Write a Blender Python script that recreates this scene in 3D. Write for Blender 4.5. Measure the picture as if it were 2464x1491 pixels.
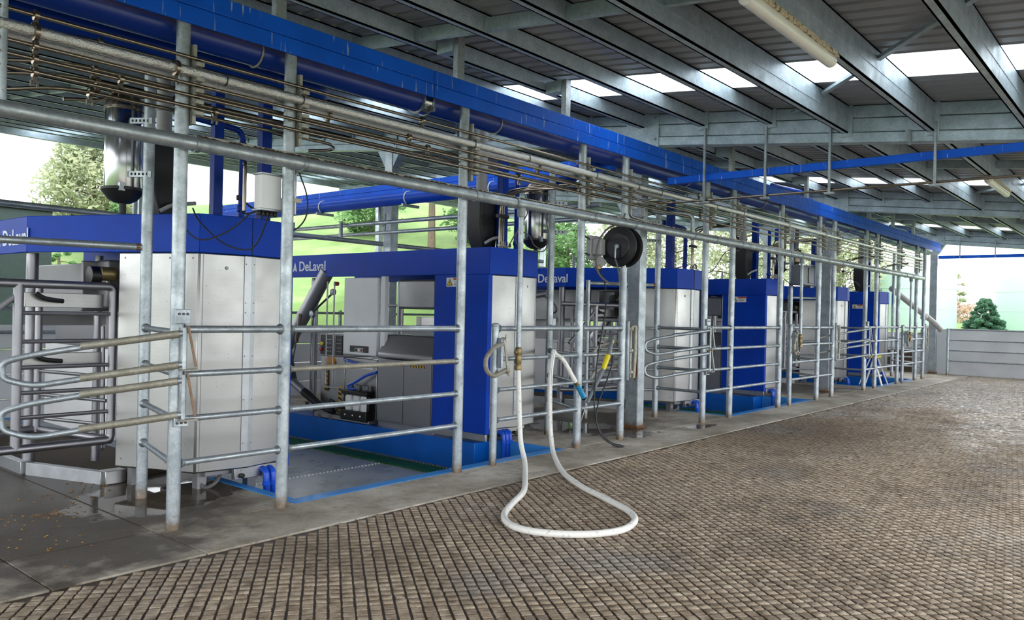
import bpy, math, random
import numpy as np
from mathutils import Vector, Matrix
for o in list(bpy.data.objects): bpy.data.objects.remove(o)
SC = bpy.context.scene
COL = SC.collection
R = math.radians
random.seed(7)

# ------------------------------------------------------------------ camera
cd = bpy.data.cameras.new('camera'); cam = bpy.data.objects.new('camera', cd); COL.objects.link(cam)
th, ro = R(40.02), R(1.28)
F = Vector((math.cos(th), math.sin(th), 0)); Rt = Vector((math.sin(th), -math.cos(th), 0)); Up = Vector((0, 0, 1))
r2 = Rt*math.cos(ro) + Up*math.sin(ro); u2 = Up*math.cos(ro) - Rt*math.sin(ro)
M4 = Matrix((r2, u2, -F)).transposed().to_4x4(); M4.translation = Vector((0, 0, 1.5))
cam.matrix_world = M4
cd.sensor_width = 36; cd.lens = 1921/2464*36; cd.shift_y = 3.36/2464
cd.clip_start = .05; cd.clip_end = 600
SC.camera = cam

# ------------------------------------------------------------------ overcast sky
W = bpy.data.worlds.new('overcast'); SC.world = W; W.use_nodes = True
bg = W.node_tree.nodes['Background']
bg.inputs[0].default_value = (0.93, 0.97, 1.0, 1); bg.inputs[1].default_value = 1.0
SC.view_settings.view_transform = 'Standard'; SC.view_settings.look = 'None'
SC.view_settings.gamma = 1; SC.view_settings.use_curve_mapping = False
SC.view_settings.exposure = 2.1

# ------------------------------------------------------------------ materials
def lin(h):
    c = [int(h[i:i+2], 16)/255 for i in (0, 2, 4)]
    return tuple((x/12.92 if x <= .04045 else ((x+.055)/1.055)**2.4) for x in c) + (1,)
MATS = {}
class NT:
    def __init__(s, name):
        m = bpy.data.materials.new(name); m.use_nodes = True; s.m = m; s.t = m.node_tree
        s.p = s.t.nodes['Principled BSDF']; s.out = s.t.nodes['Material Output']; MATS[name] = m
    def n(s, kind, **kw):
        nd = s.t.nodes.new(kind)
        for k, v in kw.items():
            if k in nd.inputs.keys(): nd.inputs[k].default_value = v
            else: setattr(nd, k, v)
        return nd
    def l(s, a, b): s.t.links.new(a, b)
    def coord(s, world=False):
        if world: return s.n('ShaderNodeNewGeometry').outputs['Position']
        return s.n('ShaderNodeTexCoord').outputs['Object']
    def noise(s, co, scale, detail=4, rough=.55, dim=None):
        nd = s.n('ShaderNodeTexNoise'); nd.inputs['Scale'].default_value = scale
        nd.inputs['Detail'].default_value = detail; nd.inputs['Roughness'].default_value = rough
        s.l(co, nd.inputs['Vector']); return nd.outputs['Fac']
    def ramp(s, fac, stops):
        nd = s.n('ShaderNodeValToRGB'); s.l(fac, nd.inputs[0]); e = nd.color_ramp.elements
        while len(e) < len(stops): e.new(.5)
        for x, (p, c) in zip(e, stops):
            x.position = p; x.color = c if len(c) == 4 else (*c, 1)
        return nd.outputs[0]
    def mixc(s, f, a, b, mode='MIX'):
        nd = s.n('ShaderNodeMix', data_type='RGBA', blend_type=mode)
        for i, v in ((0, f), (6, a), (7, b)):
            if hasattr(v, 'is_output'): s.l(v, nd.inputs[i])
            else: nd.inputs[i].default_value = v
        return nd.outputs[2]
    def math(s, op, a, b=0.0, clamp=False):
        nd = s.n('ShaderNodeMath', operation=op, use_clamp=clamp)
        for i, v in ((0, a), (1, b)):
            if hasattr(v, 'is_output'): s.l(v, nd.inputs[i])
            else: nd.inputs[i].default_value = v
        return nd.outputs[0]
    def bump(s, h, strength=.2, dist=.01):
        nd = s.n('ShaderNodeBump'); nd.inputs['Strength'].default_value = strength; nd.inputs['Distance'].default_value = dist
        s.l(h, nd.inputs['Height']); s.l(nd.outputs[0], s.p.inputs['Normal'])

def simple(name, hexc, rough=.5, metal=0.0, var=.12, scale=9.0, rv=.12, coat=0, bump=0, spec=None):
    t = NT(name); co = t.coord(True); f = t.noise(co, scale)
    a = lin(hexc); d = tuple(x*(1-var) for x in a[:3]) + (1,); b = tuple(min(1, x*(1+var)) for x in a[:3]) + (1,)
    t.l(t.ramp(f, [(.3, d), (.7, b)]), t.p.inputs['Base Color'])
    t.l(t.math('MULTIPLY_ADD', f, rv), t.p.inputs['Roughness'])
    nd = t.p.inputs['Roughness'].links[0].from_node; nd.inputs[2].default_value = rough - rv/2
    t.p.inputs['Metallic'].default_value = metal
    if coat: t.p.inputs['Coat Weight'].default_value = coat; t.p.inputs['Coat Roughness'].default_value = .08
    if bump: t.bump(t.noise(co, scale*6), bump)
    return t

def galv(name, base='b9c0c5', dark='98a1a7', dirt=True, metal=.72, rough=.42):
    t = NT(name); co = t.coord(True)
    v = t.n('ShaderNodeTexVoronoi'); v.inputs['Scale'].default_value = 55; t.l(co, v.inputs['Vector'])
    f = t.noise(co, 7, 5)
    c1 = t.ramp(f, [(.3, lin(dark)), (.68, lin(base))])
    bwn = t.n('ShaderNodeRGBToBW'); t.l(v.outputs['Color'], bwn.inputs[0]); c2 = t.mixc(.22, c1, t.ramp(bwn.outputs[0], [(.2, (.3, .3, .3)), (.8, (.7, .7, .7))]), 'OVERLAY')
    if dirt:
        f2 = t.noise(co, 30, 6, .65)
        m = t.ramp(f2, [(.61, (0, 0, 0)), (.70, (1, 1, 1))])
        c2 = t.mixc(t.math('MULTIPLY', m, .55), c2, lin('6d5f50'))
        sp = t.n('ShaderNodeSeparateXYZ'); t.l(co, sp.inputs[0])
        zz = t.math('ADD', sp.outputs[2], t.math('MULTIPLY', t.noise(co, 22), .16))
        low = t.n('ShaderNodeMapRange'); t.l(zz, low.inputs[0])
        low.inputs[1].default_value = .10; low.inputs[2].default_value = .20; low.inputs[3].default_value = .85; low.inputs[4].default_value = 0
        ab = t.math('GREATER_THAN', sp.outputs[2], -.01)
        c2 = t.mixc(t.math('MULTIPLY', low.outputs[0], ab), c2, lin('7d6549'))
    t.l(c2, t.p.inputs['Base Color'])
    t.p.inputs['Metallic'].default_value = metal
    t.l(t.ramp(f, [(.3, (rough+.12,)*3), (.7, (rough-.06,)*3)]), t.p.inputs['Roughness'])
    return t
galv('galv'); galv('galv_dark', 'a3abb0', '878f95', metal=.75, rough=.42)
galv('galv_roof', 'b0c0c9', '98a9b3', dirt=False, metal=.35, rough=.42)
galv('galv_worn', 'b3b2aa', '989286', metal=.5, rough=.5)
t = galv('rail_dirty', 'aaa699', '8f887a', metal=.45, rough=.5)

def steel(name, base, rough, stretch=(1, 1, 40), metal=1.0, spots=False):
    t = NT(name); co = t.coord(True)
    mp = t.n('ShaderNodeMapping'); mp.inputs['Scale'].default_value = stretch; t.l(co, mp.inputs[0])
    f = t.noise(mp.outputs[0], 6, 3); g = t.noise(co, 2.2, 3)
    a = lin(base); b = tuple(x*.86 for x in a[:3]) + (1,)
    c = t.mixc(.5, t.ramp(f, [(.3, b), (.7, a)]), t.ramp(g, [(.3, b), (.7, a)]))
    if spots:
        h = t.noise(co, 60, 2, .5); m = t.ramp(h, [(.72, (0, 0, 0)), (.75, (1, 1, 1))])
        c = t.mixc(t.math('MULTIPLY', m, .7), c, lin('4a4238'))
    t.l(c, t.p.inputs['Base Color']); t.p.inputs['Metallic'].default_value = metal
    t.l(t.ramp(g, [(.3, (rough+.08,)*3), (.7, (rough-.05,)*3)]), t.p.inputs['Roughness'])
    return t
steel('stainless', 'b2b1b0', .36, spots=True)
steel('stainless_dark', '8e8d90', .42, metal=.7)
steel('satin_tube', 'a3a2a8', .44, (1, 1, 1))
steel('stainless_warm', '94897b', .24, (1, 1, 1))
steel('polished', 'a9a9ac', .15, (1, 1, 1))
t = steel('foil', 'e6e5e3', .24, (1, 1, 1)); t.bump(t.noise(t.coord(True), 55, 4, .7), .9, .012)
simple('aluminium', 'b6b9bd', .42, .8)
steel('arm_tube', 'b9b8bd', .48, (1, 1, 1))
def bluepaint(name, hexc, rough, drips=False, coat=.25, fade=.1):
    t = NT(name); co = t.coord(True); f = t.noise(co, 3, 4)
    a = lin(hexc); b = tuple(x*(1-fade*2) for x in a[:3]) + (1,)
    c = t.ramp(f, [(.3, b), (.7, a)])
    if drips:
        mp = t.n('ShaderNodeMapping'); mp.inputs['Scale'].default_value = (26, 26, 2.2); t.l(co, mp.inputs[0])
        g = t.noise(mp.outputs[0], 1.4, 2, .5); m = t.ramp(g, [(.655, (0, 0, 0)), (.70, (1, 1, 1))])
        c = t.mixc(t.math('MULTIPLY', m, .75), c, lin('a9b6cf'))
        h = t.noise(co, 5, 6, .7); m2 = t.ramp(h, [(.62, (0, 0, 0)), (.8, (1, 1, 1))])
        c = t.mixc(t.math('MULTIPLY', m2, .3), c, lin('4a5a86'))
    t.l(c, t.p.inputs['Base Color']); t.p.inputs['Roughness'].default_value = rough
    t.p.inputs['Coat Weight'].default_value = coat; t.p.inputs['Coat Roughness'].default_value = .12; t.p.inputs['Specular IOR Level'].default_value = .2
bluepaint('blue_panel', '0042ba', .5, coat=.0)
bluepaint('blue_beam', '0c60e0', .5, True, coat=.0)
bluepaint('blue_pipe', '043494', .38, coat=.0)
bluepaint('blue_floor', '3b8fdd', .5, coat=.1)
bluepaint('blue_wall', '0e66c8', .35, coat=.2)
bluepaint('blue_plastic', '1d55cf', .3)
t = NT('blue_pipe_dusty')   # dust and chalk settled on the upper flank of the pipe
co = t.coord(True); geo = t.n('ShaderNodeNewGeometry'); sp = t.n('ShaderNodeSeparateXYZ'); t.l(geo.outputs['Normal'], sp.inputs[0])
f = t.noise(co, 6, 5)
m = t.n('ShaderNodeMapRange'); t.l(t.math('ADD', sp.outputs[2], t.math('MULTIPLY', f, .5)), m.inputs[0])
m.inputs[1].default_value = .02; m.inputs[2].default_value = .62
t.l(t.mixc(t.math('MULTIPLY', m.outputs[0], .75), lin('032e8a'), lin('857a74')), t.p.inputs['Base Color']); t.p.inputs['Roughness'].default_value = .32
bluepaint('blue_cross', '0a48b8', .4, coat=.0)
simple('black_rubber', '17181a', .5, 0, .2)
simple('black_plastic', '060607', .42, 0, .2)
simple('grey_pvc', 'a3a2a2', .45)
simple('grey_plastic', '6c7076', .45)
simple('white_hose', 'f0eee8', .42, 0, .05)
t = simple('white_hose_dirty', 'e2dfd2', .42); co = t.coord(True)
c = t.mixc(t.math('MULTIPLY', t.ramp(t.noise(co, 38, 6, .7), [(.58, (0, 0, 0)), (.68, (1, 1, 1))]), .8), lin('f0eee8'), lin('8a7d52'))
t.l(c, t.p.inputs['Base Color'])
simple('hose_line', '4a4a48', .5)
simple('brass', '8c7a58', .42, .8, .25, 30)
simple('cyan_plastic', '1f86b8', .35)
simple('yellow', 'e3cf1c', .4)
simple('orange', 'c88420', .55)
simple('red', 'a3151c', .4)
simple('white_print', 'dfe6f2', .45, 0, .02)
simple('label_white', 'e9e9e6', .5, 0, .02)
simple('label_orange', 'd2562c', .5, 0, .03)
simple('label_yellow', 'e8c62a', .5, 0, .03)
simple('label_black', '16171a', .5, 0, .03)
simple('rust', '6b4326', .8, 0, .3, 25)
simple('rust_light', '8d705a', .6, .3, .3, 18)
simple('grime', '4b3e31', .8, 0, .3, 40, bump=.4)
simple('cable', '202022', .5)
simple('cable_grey', '5d5c5a', .5)
simple('canvas_grey', '8b8d8f', .7)
simple('white_panel', 'f0f0f1', .45, .0, .04, 3)
simple('dark_metal', '4a4b4e', .4, .7)
simple('lens_plastic', 'e6e6e2', .3, 0, .04)
t = simple('batten_rusty', 'b9a98c', .55); co = t.coord(True)
t.l(t.mixc(t.ramp(t.noise(co, 28, 5, .7), [(.5, (0, 0, 0)), (.6, (1, 1, 1))]), lin('c3b69c'), lin('5a4326')), t.p.inputs['Base Color'])
simple('shed_green', '3c4a48', .6, .2)
simple('tank_green', 'a3bdb1', .55, 0, .03, .5)
simple('mortar_wall', '9a9a98', .75, 0, .12, 1.6, bump=.15)
simple('bark', '6a5d4e', .9, 0, .3, 12, bump=.5)
# concrete
def concrete(name, wet):
    t = NT(name); co = t.coord(True)
    f1 = t.noise(co, 1.3, 6, .62); f2 = t.noise(co, 7, 6, .68); f4 = t.noise(co, 28, 5, .7)
    c = t.ramp(f1, [(.34, lin('8d8374')), (.5, lin('b4aa9c')), (.64, lin('cfc7ba'))])
    c = t.mixc(t.math('MULTIPLY', t.ramp(f2, [(.48, (0, 0, 0)), (.64, (1, 1, 1))]), .5), c, lin('8b795f'))
    c = t.mixc(t.math('MULTIPLY', t.ramp(f4, [(.56, (0, 0, 0)), (.68, (1, 1, 1))]), .5), c, lin('6a5d4c'))
    sp = t.n('ShaderNodeSeparateXYZ'); t.l(co, sp.inputs[0])
    def blob(cx, cy, ky, r0, r1, h):
        dx = t.math('SUBTRACT', sp.outputs[0], cx); dy = t.math('MULTIPLY', t.math('SUBTRACT', sp.outputs[1], cy), ky)
        d = t.math('SQRT', t.math('ADD', t.math('MULTIPLY', dx, dx), t.math('MULTIPLY', dy, dy)))
        m1 = t.n('ShaderNodeMapRange'); t.l(d, m1.inputs[0]); m1.inputs[1].default_value = r0; m1.inputs[2].default_value = r1; m1.inputs[3].default_value = h; m1.inputs[4].default_value = 0
        return m1.outputs[0]
    # water washed out of the stalls lies in the low spots of the slab
    n_ = t.noise(co, 1.6, 5, .6)
    near = t.math('MAXIMUM', blob(1.9, 7.0, .8, 1.2, 2.4, .5), t.math('MAXIMUM', blob(9.2, 6.6, .9, .6, 1.9, .4), blob(16.9, 6.5, .9, .6, 1.9, .4)))
    w = t.math('ADD', near, t.math('MULTIPLY', n_, .9))
    damp = t.ramp(w, [(.60, (0, 0, 0)), (.74, (1, 1, 1))])
    pw = t.math('ADD', t.math('MAXIMUM', blob(2.95, 6.05, 1.2, .35, 1.0, .5), t.math('MAXIMUM', blob(8.6, 5.9, .6, .3, .9, .45), blob(10.0, 4.95, 2.2, .1, .6, .45))), t.math('MULTIPLY', t.noise(co, 2.6, 4, .55), .7))
    pool = t.ramp(pw, [(.60, (0, 0, 0)), (.66, (1, 1, 1))])
    damp = t.math('MAXIMUM', damp, pool)
    c = t.mixc(t.math('MULTIPLY', damp, .88), c, lin('3b3126'))
    t.l(c, t.p.inputs['Base Color'])
    rg = t.mixc(damp, (.66, .66, .66, 1), (.36, .36, .36, 1)); rg = t.mixc(pool, rg, (.035, .035, .035, 1))
    t.l(rg, t.p.inputs['Roughness'])
    t.l(t.math('MULTIPLY_ADD', damp, -.33), t.p.inputs['Specular IOR Level']); t.p.inputs['Specular IOR Level'].links[0].from_node.inputs[2].default_value = .42
    inv = t.math('SUBTRACT', 1.0, pool)
    t.bump(t.math('MULTIPLY', t.noise(co, 45, 6, .7), inv), .3, .01)
concrete('concrete', True)
t = NT('block'); co = t.coord(True)
f1 = t.noise(co, 13, 3, .5); f2 = t.noise(co, 1.1, 5, .6); f3 = t.noise(co, 90, 5, .7)
c = t.ramp(f1, [(.3, lin('957f69')), (.5, lin('b29e87')), (.72, lin('cdbca5'))])
c = t.mixc(t.ramp(f2, [(.48, (0, 0, 0)), (.66, (.7, .7, .7))]), c, lin('71604d'))
c = t.mixc(t.math('MULTIPLY', t.ramp(t.noise(co, .55, 4, .6), [(.55, (0, 0, 0)), (.7, (1, 1, 1))]), .5), c, lin('bcb9b6'))
c = t.mixc(t.math('MULTIPLY', t.ramp(f3, [(.5, (0, 0, 0)), (.62, (1, 1, 1))]), .5), c, lin('56483a'))
sz = t.n('ShaderNodeSeparateXYZ'); t.l(co, sz.inputs[0]); dz = t.n('ShaderNodeMapRange'); t.l(sz.outputs[2], dz.inputs[0])
dz.inputs[1].default_value = -.0065; dz.inputs[2].default_value = -.0015; dz.inputs[3].default_value = .9; dz.inputs[4].default_value = 0
dxx = t.math('MULTIPLY', t.math('SUBTRACT', sz.outputs[0], 10.6), .6); dyy = t.math('SUBTRACT', sz.outputs[1], 3.9); dd = t.math('SQRT', t.math('ADD', t.math('MULTIPLY', dxx, dxx), t.math('MULTIPLY', dyy, dyy)))
sm_ = t.n('ShaderNodeMapRange'); t.l(t.math('ADD', dd, t.math('MULTIPLY', f2, 1.2)), sm_.inputs[0]); sm_.inputs[1].default_value = .8; sm_.inputs[2].default_value = 2.1; sm_.inputs[3].default_value = .75; sm_.inputs[4].default_value = 0
c = t.mixc(sm_.outputs[0], c, lin('64533f'))
c = t.mixc(dz.outputs[0], c, lin('493827'))
t.l(c, t.p.inputs['Base Color'])
far_ = t.n('ShaderNodeMapRange'); t.l(sz.outputs[0], far_.inputs[0]); far_.inputs[1].default_value = 11; far_.inputs[2].default_value = 19; far_.inputs[4].default_value = .36
wet = t.ramp(t.math('ADD', far_.outputs[0], t.noise(co, .8, 4, .6)), [(.52, (0, 0, 0)), (.68, (1, 1, 1))])
t.l(t.mixc(wet, (.62, .62, .62, 1), (.22, .22, .22, 1)), t.p.inputs['Roughness']); t.bump(f3, .5, .006)
simple('groove', '453527', .5, 0, .3, 8)
simple('pit_floor', 'aeb1b1', .28, 0, .15, 2)
simple('green_mat', '0f5f2c', .55, 0, .3, 6)
t = NT('wall_concrete'); co = t.coord(True)
c = t.ramp(t.noise(co, 1.2, 5), [(.3, lin('c4c6ca')), (.7, lin('d8dadd'))])
c = t.mixc(t.math('MULTIPLY', t.ramp(t.noise(co, 24, 5, .7), [(.66, (0, 0, 0)), (.72, (1, 1, 1))]), .7), c, lin('574c3c'))
t.l(c, t.p.inputs['Base Color']); t.p.inputs['Roughness'].default_value = .7
simple('roof_sheet', '9c9ea2', .42, .25, .06, 1.5)
t = NT('skylight'); s = t.t
tr = t.n('ShaderNodeBsdfTranslucent'); tr.inputs[0].default_value = (.95, .98, 1, 1)
tp = t.n('ShaderNodeBsdfTransparent'); mx = t.n('ShaderNodeMixShader'); mx.inputs[0].default_value = .35
t.l(tr.outputs[0], mx.inputs[1]); t.l(tp.outputs[0], mx.inputs[2]); t.l(mx.outputs[0], t.out.inputs[0])
t = NT('grass'); co = t.coord(True)
c = t.ramp(t.noise(co, .35, 6, .65), [(.3, lin('55733a')), (.5, lin('6f8c4b')), (.7, lin('93a06d'))])
c = t.mixc(t.math('MULTIPLY', t.noise(co, 5, 5, .7), .5), c, lin('647f40')); t.l(c, t.p.inputs['Base Color']); t.p.inputs['Roughness'].default_value = .9
def leaf(name, a, b):
    t = NT(name); ob = t.coord(True)
    c = t.ramp(t.noise(ob, 1.6, 3), [(.35, lin(a)), (.65, lin(b))]); t.l(c, t.p.inputs['Base Color']); t.p.inputs['Roughness'].default_value = .7
    tr = t.n('ShaderNodeBsdfTranslucent'); t.l(c, tr.inputs[0]); mx = t.n('ShaderNodeMixShader'); mx.inputs[0].default_value = .4
    t.l(t.p.outputs[0], mx.inputs[1]); t.l(tr.outputs[0], mx.inputs[2]); t.l(mx.outputs[0], t.out.inputs[0])
leaf('leaf_pale', '8f9c78', 'b9bd98'); leaf('leaf_green', '5c8350', '7fa868'); leaf('leaf_dark', '3d6650', '5a8566'); leaf('leaf_brown', 'b89a80', 'd0b9a3')
simple('hazard_yellow', 'd9a41c', .5); 
t = NT('glass_dull'); t.p.inputs['Base Color'].default_value = lin('3c454b'); t.p.inputs['Roughness'].default_value = .4
t.p.inputs['Coat Weight'].default_value = .0
t = NT('feed'); co = t.coord(True)
t.l(t.ramp(t.noise(co, 60, 3), [(.4, lin('6e4a22')), (.6, lin('b48748'))]), t.p.inputs['Base Color']); t.p.inputs['Roughness'].default_value = .9
t = NT('dung'); t.p.inputs['Base Color'].default_value = lin('54462f'); t.p.inputs['Roughness'].default_value = .6

# ------------------------------------------------------------------ mesh helpers
def V(*a): return Vector(a)
class MB:
    def __init__(s): s.v = []; s.f = []
    def add(s, vs, fs):
        o = len(s.v); s.v += [tuple(v) for v in vs]; s.f += [tuple(i+o for i in f) for f in fs]; return s
    def box(s, x0, x1, y0, y1, z0, z1):
        x0, x1 = min(x0, x1), max(x0, x1); y0, y1 = min(y0, y1), max(y0, y1); z0, z1 = min(z0, z1), max(z0, z1)
        return s.add([(x, y, z) for z in (z0, z1) for y in (y0, y1) for x in (x0, x1)],
                     [(0, 2, 3, 1), (4, 5, 7, 6), (0, 1, 5, 4), (2, 6, 7, 3), (0, 4, 6, 2), (1, 3, 7, 5)])
    def beam(s, p, q, w, h, up=(0, 0, 1), ext=0):
        p, q = Vector(p), Vector(q); d = (q-p).normalized(); p = p-d*ext; q = q+d*ext
        up = Vector(up); a = d.cross(up)
        if a.length < 1e-4: a = d.cross(Vector((1, 0, 0)))
        a.normalize(); b = a.cross(d); a *= w/2; b *= h/2
        return s.add([p-a-b, p+a-b, p+a+b, p-a+b, q-a-b, q+a-b, q+a+b, q-a+b],
                     [(3, 2, 1, 0), (4, 5, 6, 7), (0, 1, 5, 4), (1, 2, 6, 5), (2, 3, 7, 6), (3, 0, 4, 7)])
    def tube(s, pts, r, n=12, cap=True, closed=False):
        P = [Vector(p) for p in pts]; m = len(P)
        rs = r if isinstance(r, (list, tuple)) else [r]*m
        tan = []
        for i in range(m):
            a = P[i]-P[i-1] if (i > 0 or closed) else P[1]-P[0]
            b = P[(i+1) % m]-P[i] if (i < m-1 or closed) else P[i]-P[i-1]
            t_ = a.normalized()+b.normalized(); tan.append(t_.normalized() if t_.length > 1e-6 else a.normalized())
        x = tan[0].orthogonal().normalized()
        if abs(tan[0].z) < .9: x = tan[0].cross(Vector((0, 0, 1))).normalized()
        vs = []
        for i in range(m):
            x = (x - tan[i]*x.dot(tan[i])).normalized(); y = tan[i].cross(x)
            sc = 1.0
            if 0 < i < m-1:
                cs = max(.5, (P[i]-P[i-1]).normalized().dot(tan[i])); sc = 1/cs if cs < .98 else 1
            for k in range(n):
                an = 2*math.pi*k/n; vs.append(P[i]+(x*math.cos(an)+y*math.sin(an))*rs[i])
        fs = []
        for i in range(m-1 if not closed else m):
            j = (i+1) % m
            for k in range(n): fs.append((i*n+k, i*n+(k+1) % n, j*n+(k+1) % n, j*n+k))
        if cap and not closed:
            fs.append(tuple(range(n))[::-1]); fs.append(tuple((m-1)*n+k for k in range(n)))
        return s.add(vs, fs)
    def cyl(s, p, q, r, n=16): return s.tube([p, q], r, n)
    def lathe(s, prof, c, axis=(0, 0, 1), n=24):
        ax = Vector(axis).normalized(); x = ax.orthogonal().normalized(); y = ax.cross(x); c = Vector(c); vs = []
        for (r, h) in prof:
            for k in range(n):
                an = 2*math.pi*k/n; vs.append(c+ax*h+(x*math.cos(an)+y*math.sin(an))*r)
        fs = []
        for i in range(len(prof)-1):
            for k in range(n): fs.append((i*n+k, i*n+(k+1) % n, (i+1)*n+(k+1) % n, (i+1)*n+k))
        fs.append(tuple(range(n))[::-1]); fs.append(tuple((len(prof)-1)*n+k for k in range(n)))
        return s.add(vs, fs)
    def prism(s, poly, off):
        """poly: list of 3-D points (planar), extruded by vector off"""
        n = len(poly); off = Vector(off); a = [Vector(p) for p in poly]
        return s.add(a+[p+off for p in a], [tuple(range(n))[::-1], tuple(range(n, 2*n))]+[(i, (i+1) % n, n+(i+1) % n, n+i) for i in range(n)])
    def strip(s, path, z0, z1, t_):
        """vertical wall strip following a plan path with thickness t_ to its left"""
        P = [Vector((p[0], p[1])) for p in path]; L = []
        for i in range(len(P)):
            d1 = (P[i]-P[i-1]).normalized() if i else (P[1]-P[0]).normalized()
            d2 = (P[i+1]-P[i]).normalized() if i < len(P)-1 else d1
            nrm = Vector((-(d1+d2).y, (d1+d2).x)); nrm.normalize(); k = t_/max(.4, nrm.dot(Vector((-d1.y, d1.x))))
            L.append(P[i]+nrm*k)
        for i in range(len(P)-1):
            a, b, c, d = P[i], P[i+1], L[i+1], L[i]
            s.add([(a.x, a.y, z0), (b.x, b.y, z0), (c.x, c.y, z0), (d.x, d.y, z0), (a.x, a.y, z1), (b.x, b.y, z1), (c.x, c.y, z1), (d.x, d.y, z1)],
                  [(3, 2, 1, 0), (4, 5, 6, 7), (0, 1, 5, 4), (1, 2, 6, 5), (2, 3, 7, 6), (3, 0, 4, 7)])
        return s
    def build(s, name, mat, parent=None, bevel=0, smooth=35, kind=None, label=None):
        me = bpy.data.meshes.new(name); L = Vector((0, 0, 0))
        if parent is not None:
            p = parent
            while p is not None: L = L+p.location; p = p.parent
        me.from_pydata([(v[0]-L.x, v[1]-L.y, v[2]-L.z) for v in s.v], [], s.f)
        me.update(); me.materials.append(MATS[mat])
        if FIXN: fixnormals(me)
        if smooth:
            for p in me.polygons: p.use_smooth = True
            me.set_sharp_from_angle(angle=R(smooth))
        o = bpy.data.objects.new(name, me); COL.objects.link(o)
        if parent is not None: o.parent = parent
        if bevel:
            b = o.modifiers.new('bevel', 'BEVEL'); b.width = bevel; b.segments = 2; b.limit_method = 'ANGLE'
        if kind: o['kind'] = kind
        if label: o['label'] = label
        return o
import bmesh
FIXN = True
def fixnormals(me):
    bm = bmesh.new(); bm.from_mesh(me); bmesh.ops.recalc_face_normals(bm, faces=bm.faces); bm.to_mesh(me); bm.free()
def fil(pts, r, n=6):
    P = [Vector(p) for p in pts]; out = [P[0]]
    for i in range(1, len(P)-1):
        a, b = (P[i-1]-P[i]), (P[i+1]-P[i]); k = min(r, a.length*.49, b.length*.49)
        p, q = P[i]+a.normalized()*k, P[i]+b.normalized()*k
        for j in range(n+1):
            u = j/n; out.append(p*(1-u)**2+P[i]*2*u*(1-u)+q*u*u)
    out.append(P[-1]); return out
def spline(pts, n=8):
    P = [Vector(p) for p in pts]; P = [P[0]*2-P[1]]+P+[P[-1]*2-P[-2]]; out = []
    for i in range(1, len(P)-2):
        for j in range(n):
            t_ = j/n; a, b, c, d = P[i-1], P[i], P[i+1], P[i+2]
            out.append(.5*((2*b)+(c-a)*t_+(2*a-5*b+4*c-d)*t_*t_+(3*b-a-3*c+d)*t_**3))
    out.append(P[-2]); return out
def thing(name, label, cat, loc=(0, 0, 0), group=None):
    o = bpy.data.objects.new(name, None); COL.objects.link(o); o.location = loc; o.empty_display_size = .1
    o['label'] = label; o['category'] = cat
    if group: o['group'] = group
    return o
def tag(o, label, cat, group=None):
    o['label'] = label; o['category'] = cat
    if group: o['group'] = group
    return o
def struct(name, label, cat, loc=(0, 0, 0)):
    o = thing(name, label, cat, loc); o['kind'] = 'structure'; return o
def text_mesh(txt, size, origin, right, up, mat, parent, name='lettering', depth=.0015, bold=.0):
    cu = bpy.data.curves.new('txt', 'FONT'); cu.body = txt; cu.size = size; cu.extrude = depth; cu.offset = bold
    ob = bpy.data.objects.new('txt', cu); COL.objects.link(ob)
    dg = bpy.context.evaluated_depsgraph_get(); dg.update()
    me = bpy.data.meshes.new_from_object(ob.evaluated_get(dg)); bpy.data.objects.remove(ob)
    r_, u_ = Vector(right), Vector(up); n_ = r_.cross(u_); o_ = Vector(origin); m = MB()
    m.add([o_+r_*v.co.x+u_*v.co.y+n_*v.co.z for v in me.vertices], [tuple(p.vertices) for p in me.polygons])
    return m.build(name, mat, parent, smooth=0)

# ================================================================== SETTING
YF = 5.126; YG = 4.48
PITS = [(3.62, 7.10), (11.30, 14.80), (18.75, 22.20)]
floor = struct('floor', 'concrete floor with grooved brown blocks and pale kerb apron', 'floor')
MB().box(-9, 25.3, -4, YG, -.16, -.011).build('groove_bed', 'groove', floor, smooth=0)
# kerb apron, cast in bays with open joints
xs = [-9, -6, -2.4, .7, 1.66, 2.53, 3.665, 7.3, 11.2, 14.9, 18.6, 22.3, 25.3]
for a, b in zip(xs[:-1], xs[1:]):
    MB().box(a+.0035, b-.0035, YG+.004, 5.16, -.16, .0).build('apron_slab', 'concrete', floor, bevel=.006)
edges = [-9] + [x for p in PITS for x in p] + [25.3]
for i in range(0, len(edges), 2):
    a, b = edges[i], edges[i+1]
    cuts = [a] + [x for x in (-3.5, 1.66, 2.53, 9.2, 16.8) if a+.3 < x < b-.3] + [b]
    for p, q in zip(cuts[:-1], cuts[1:]):
        MB().box(p+.004, q-.004, 5.168, 12.0, -.16, 0).build('apron_slab', 'concrete', floor, bevel=.005)
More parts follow.
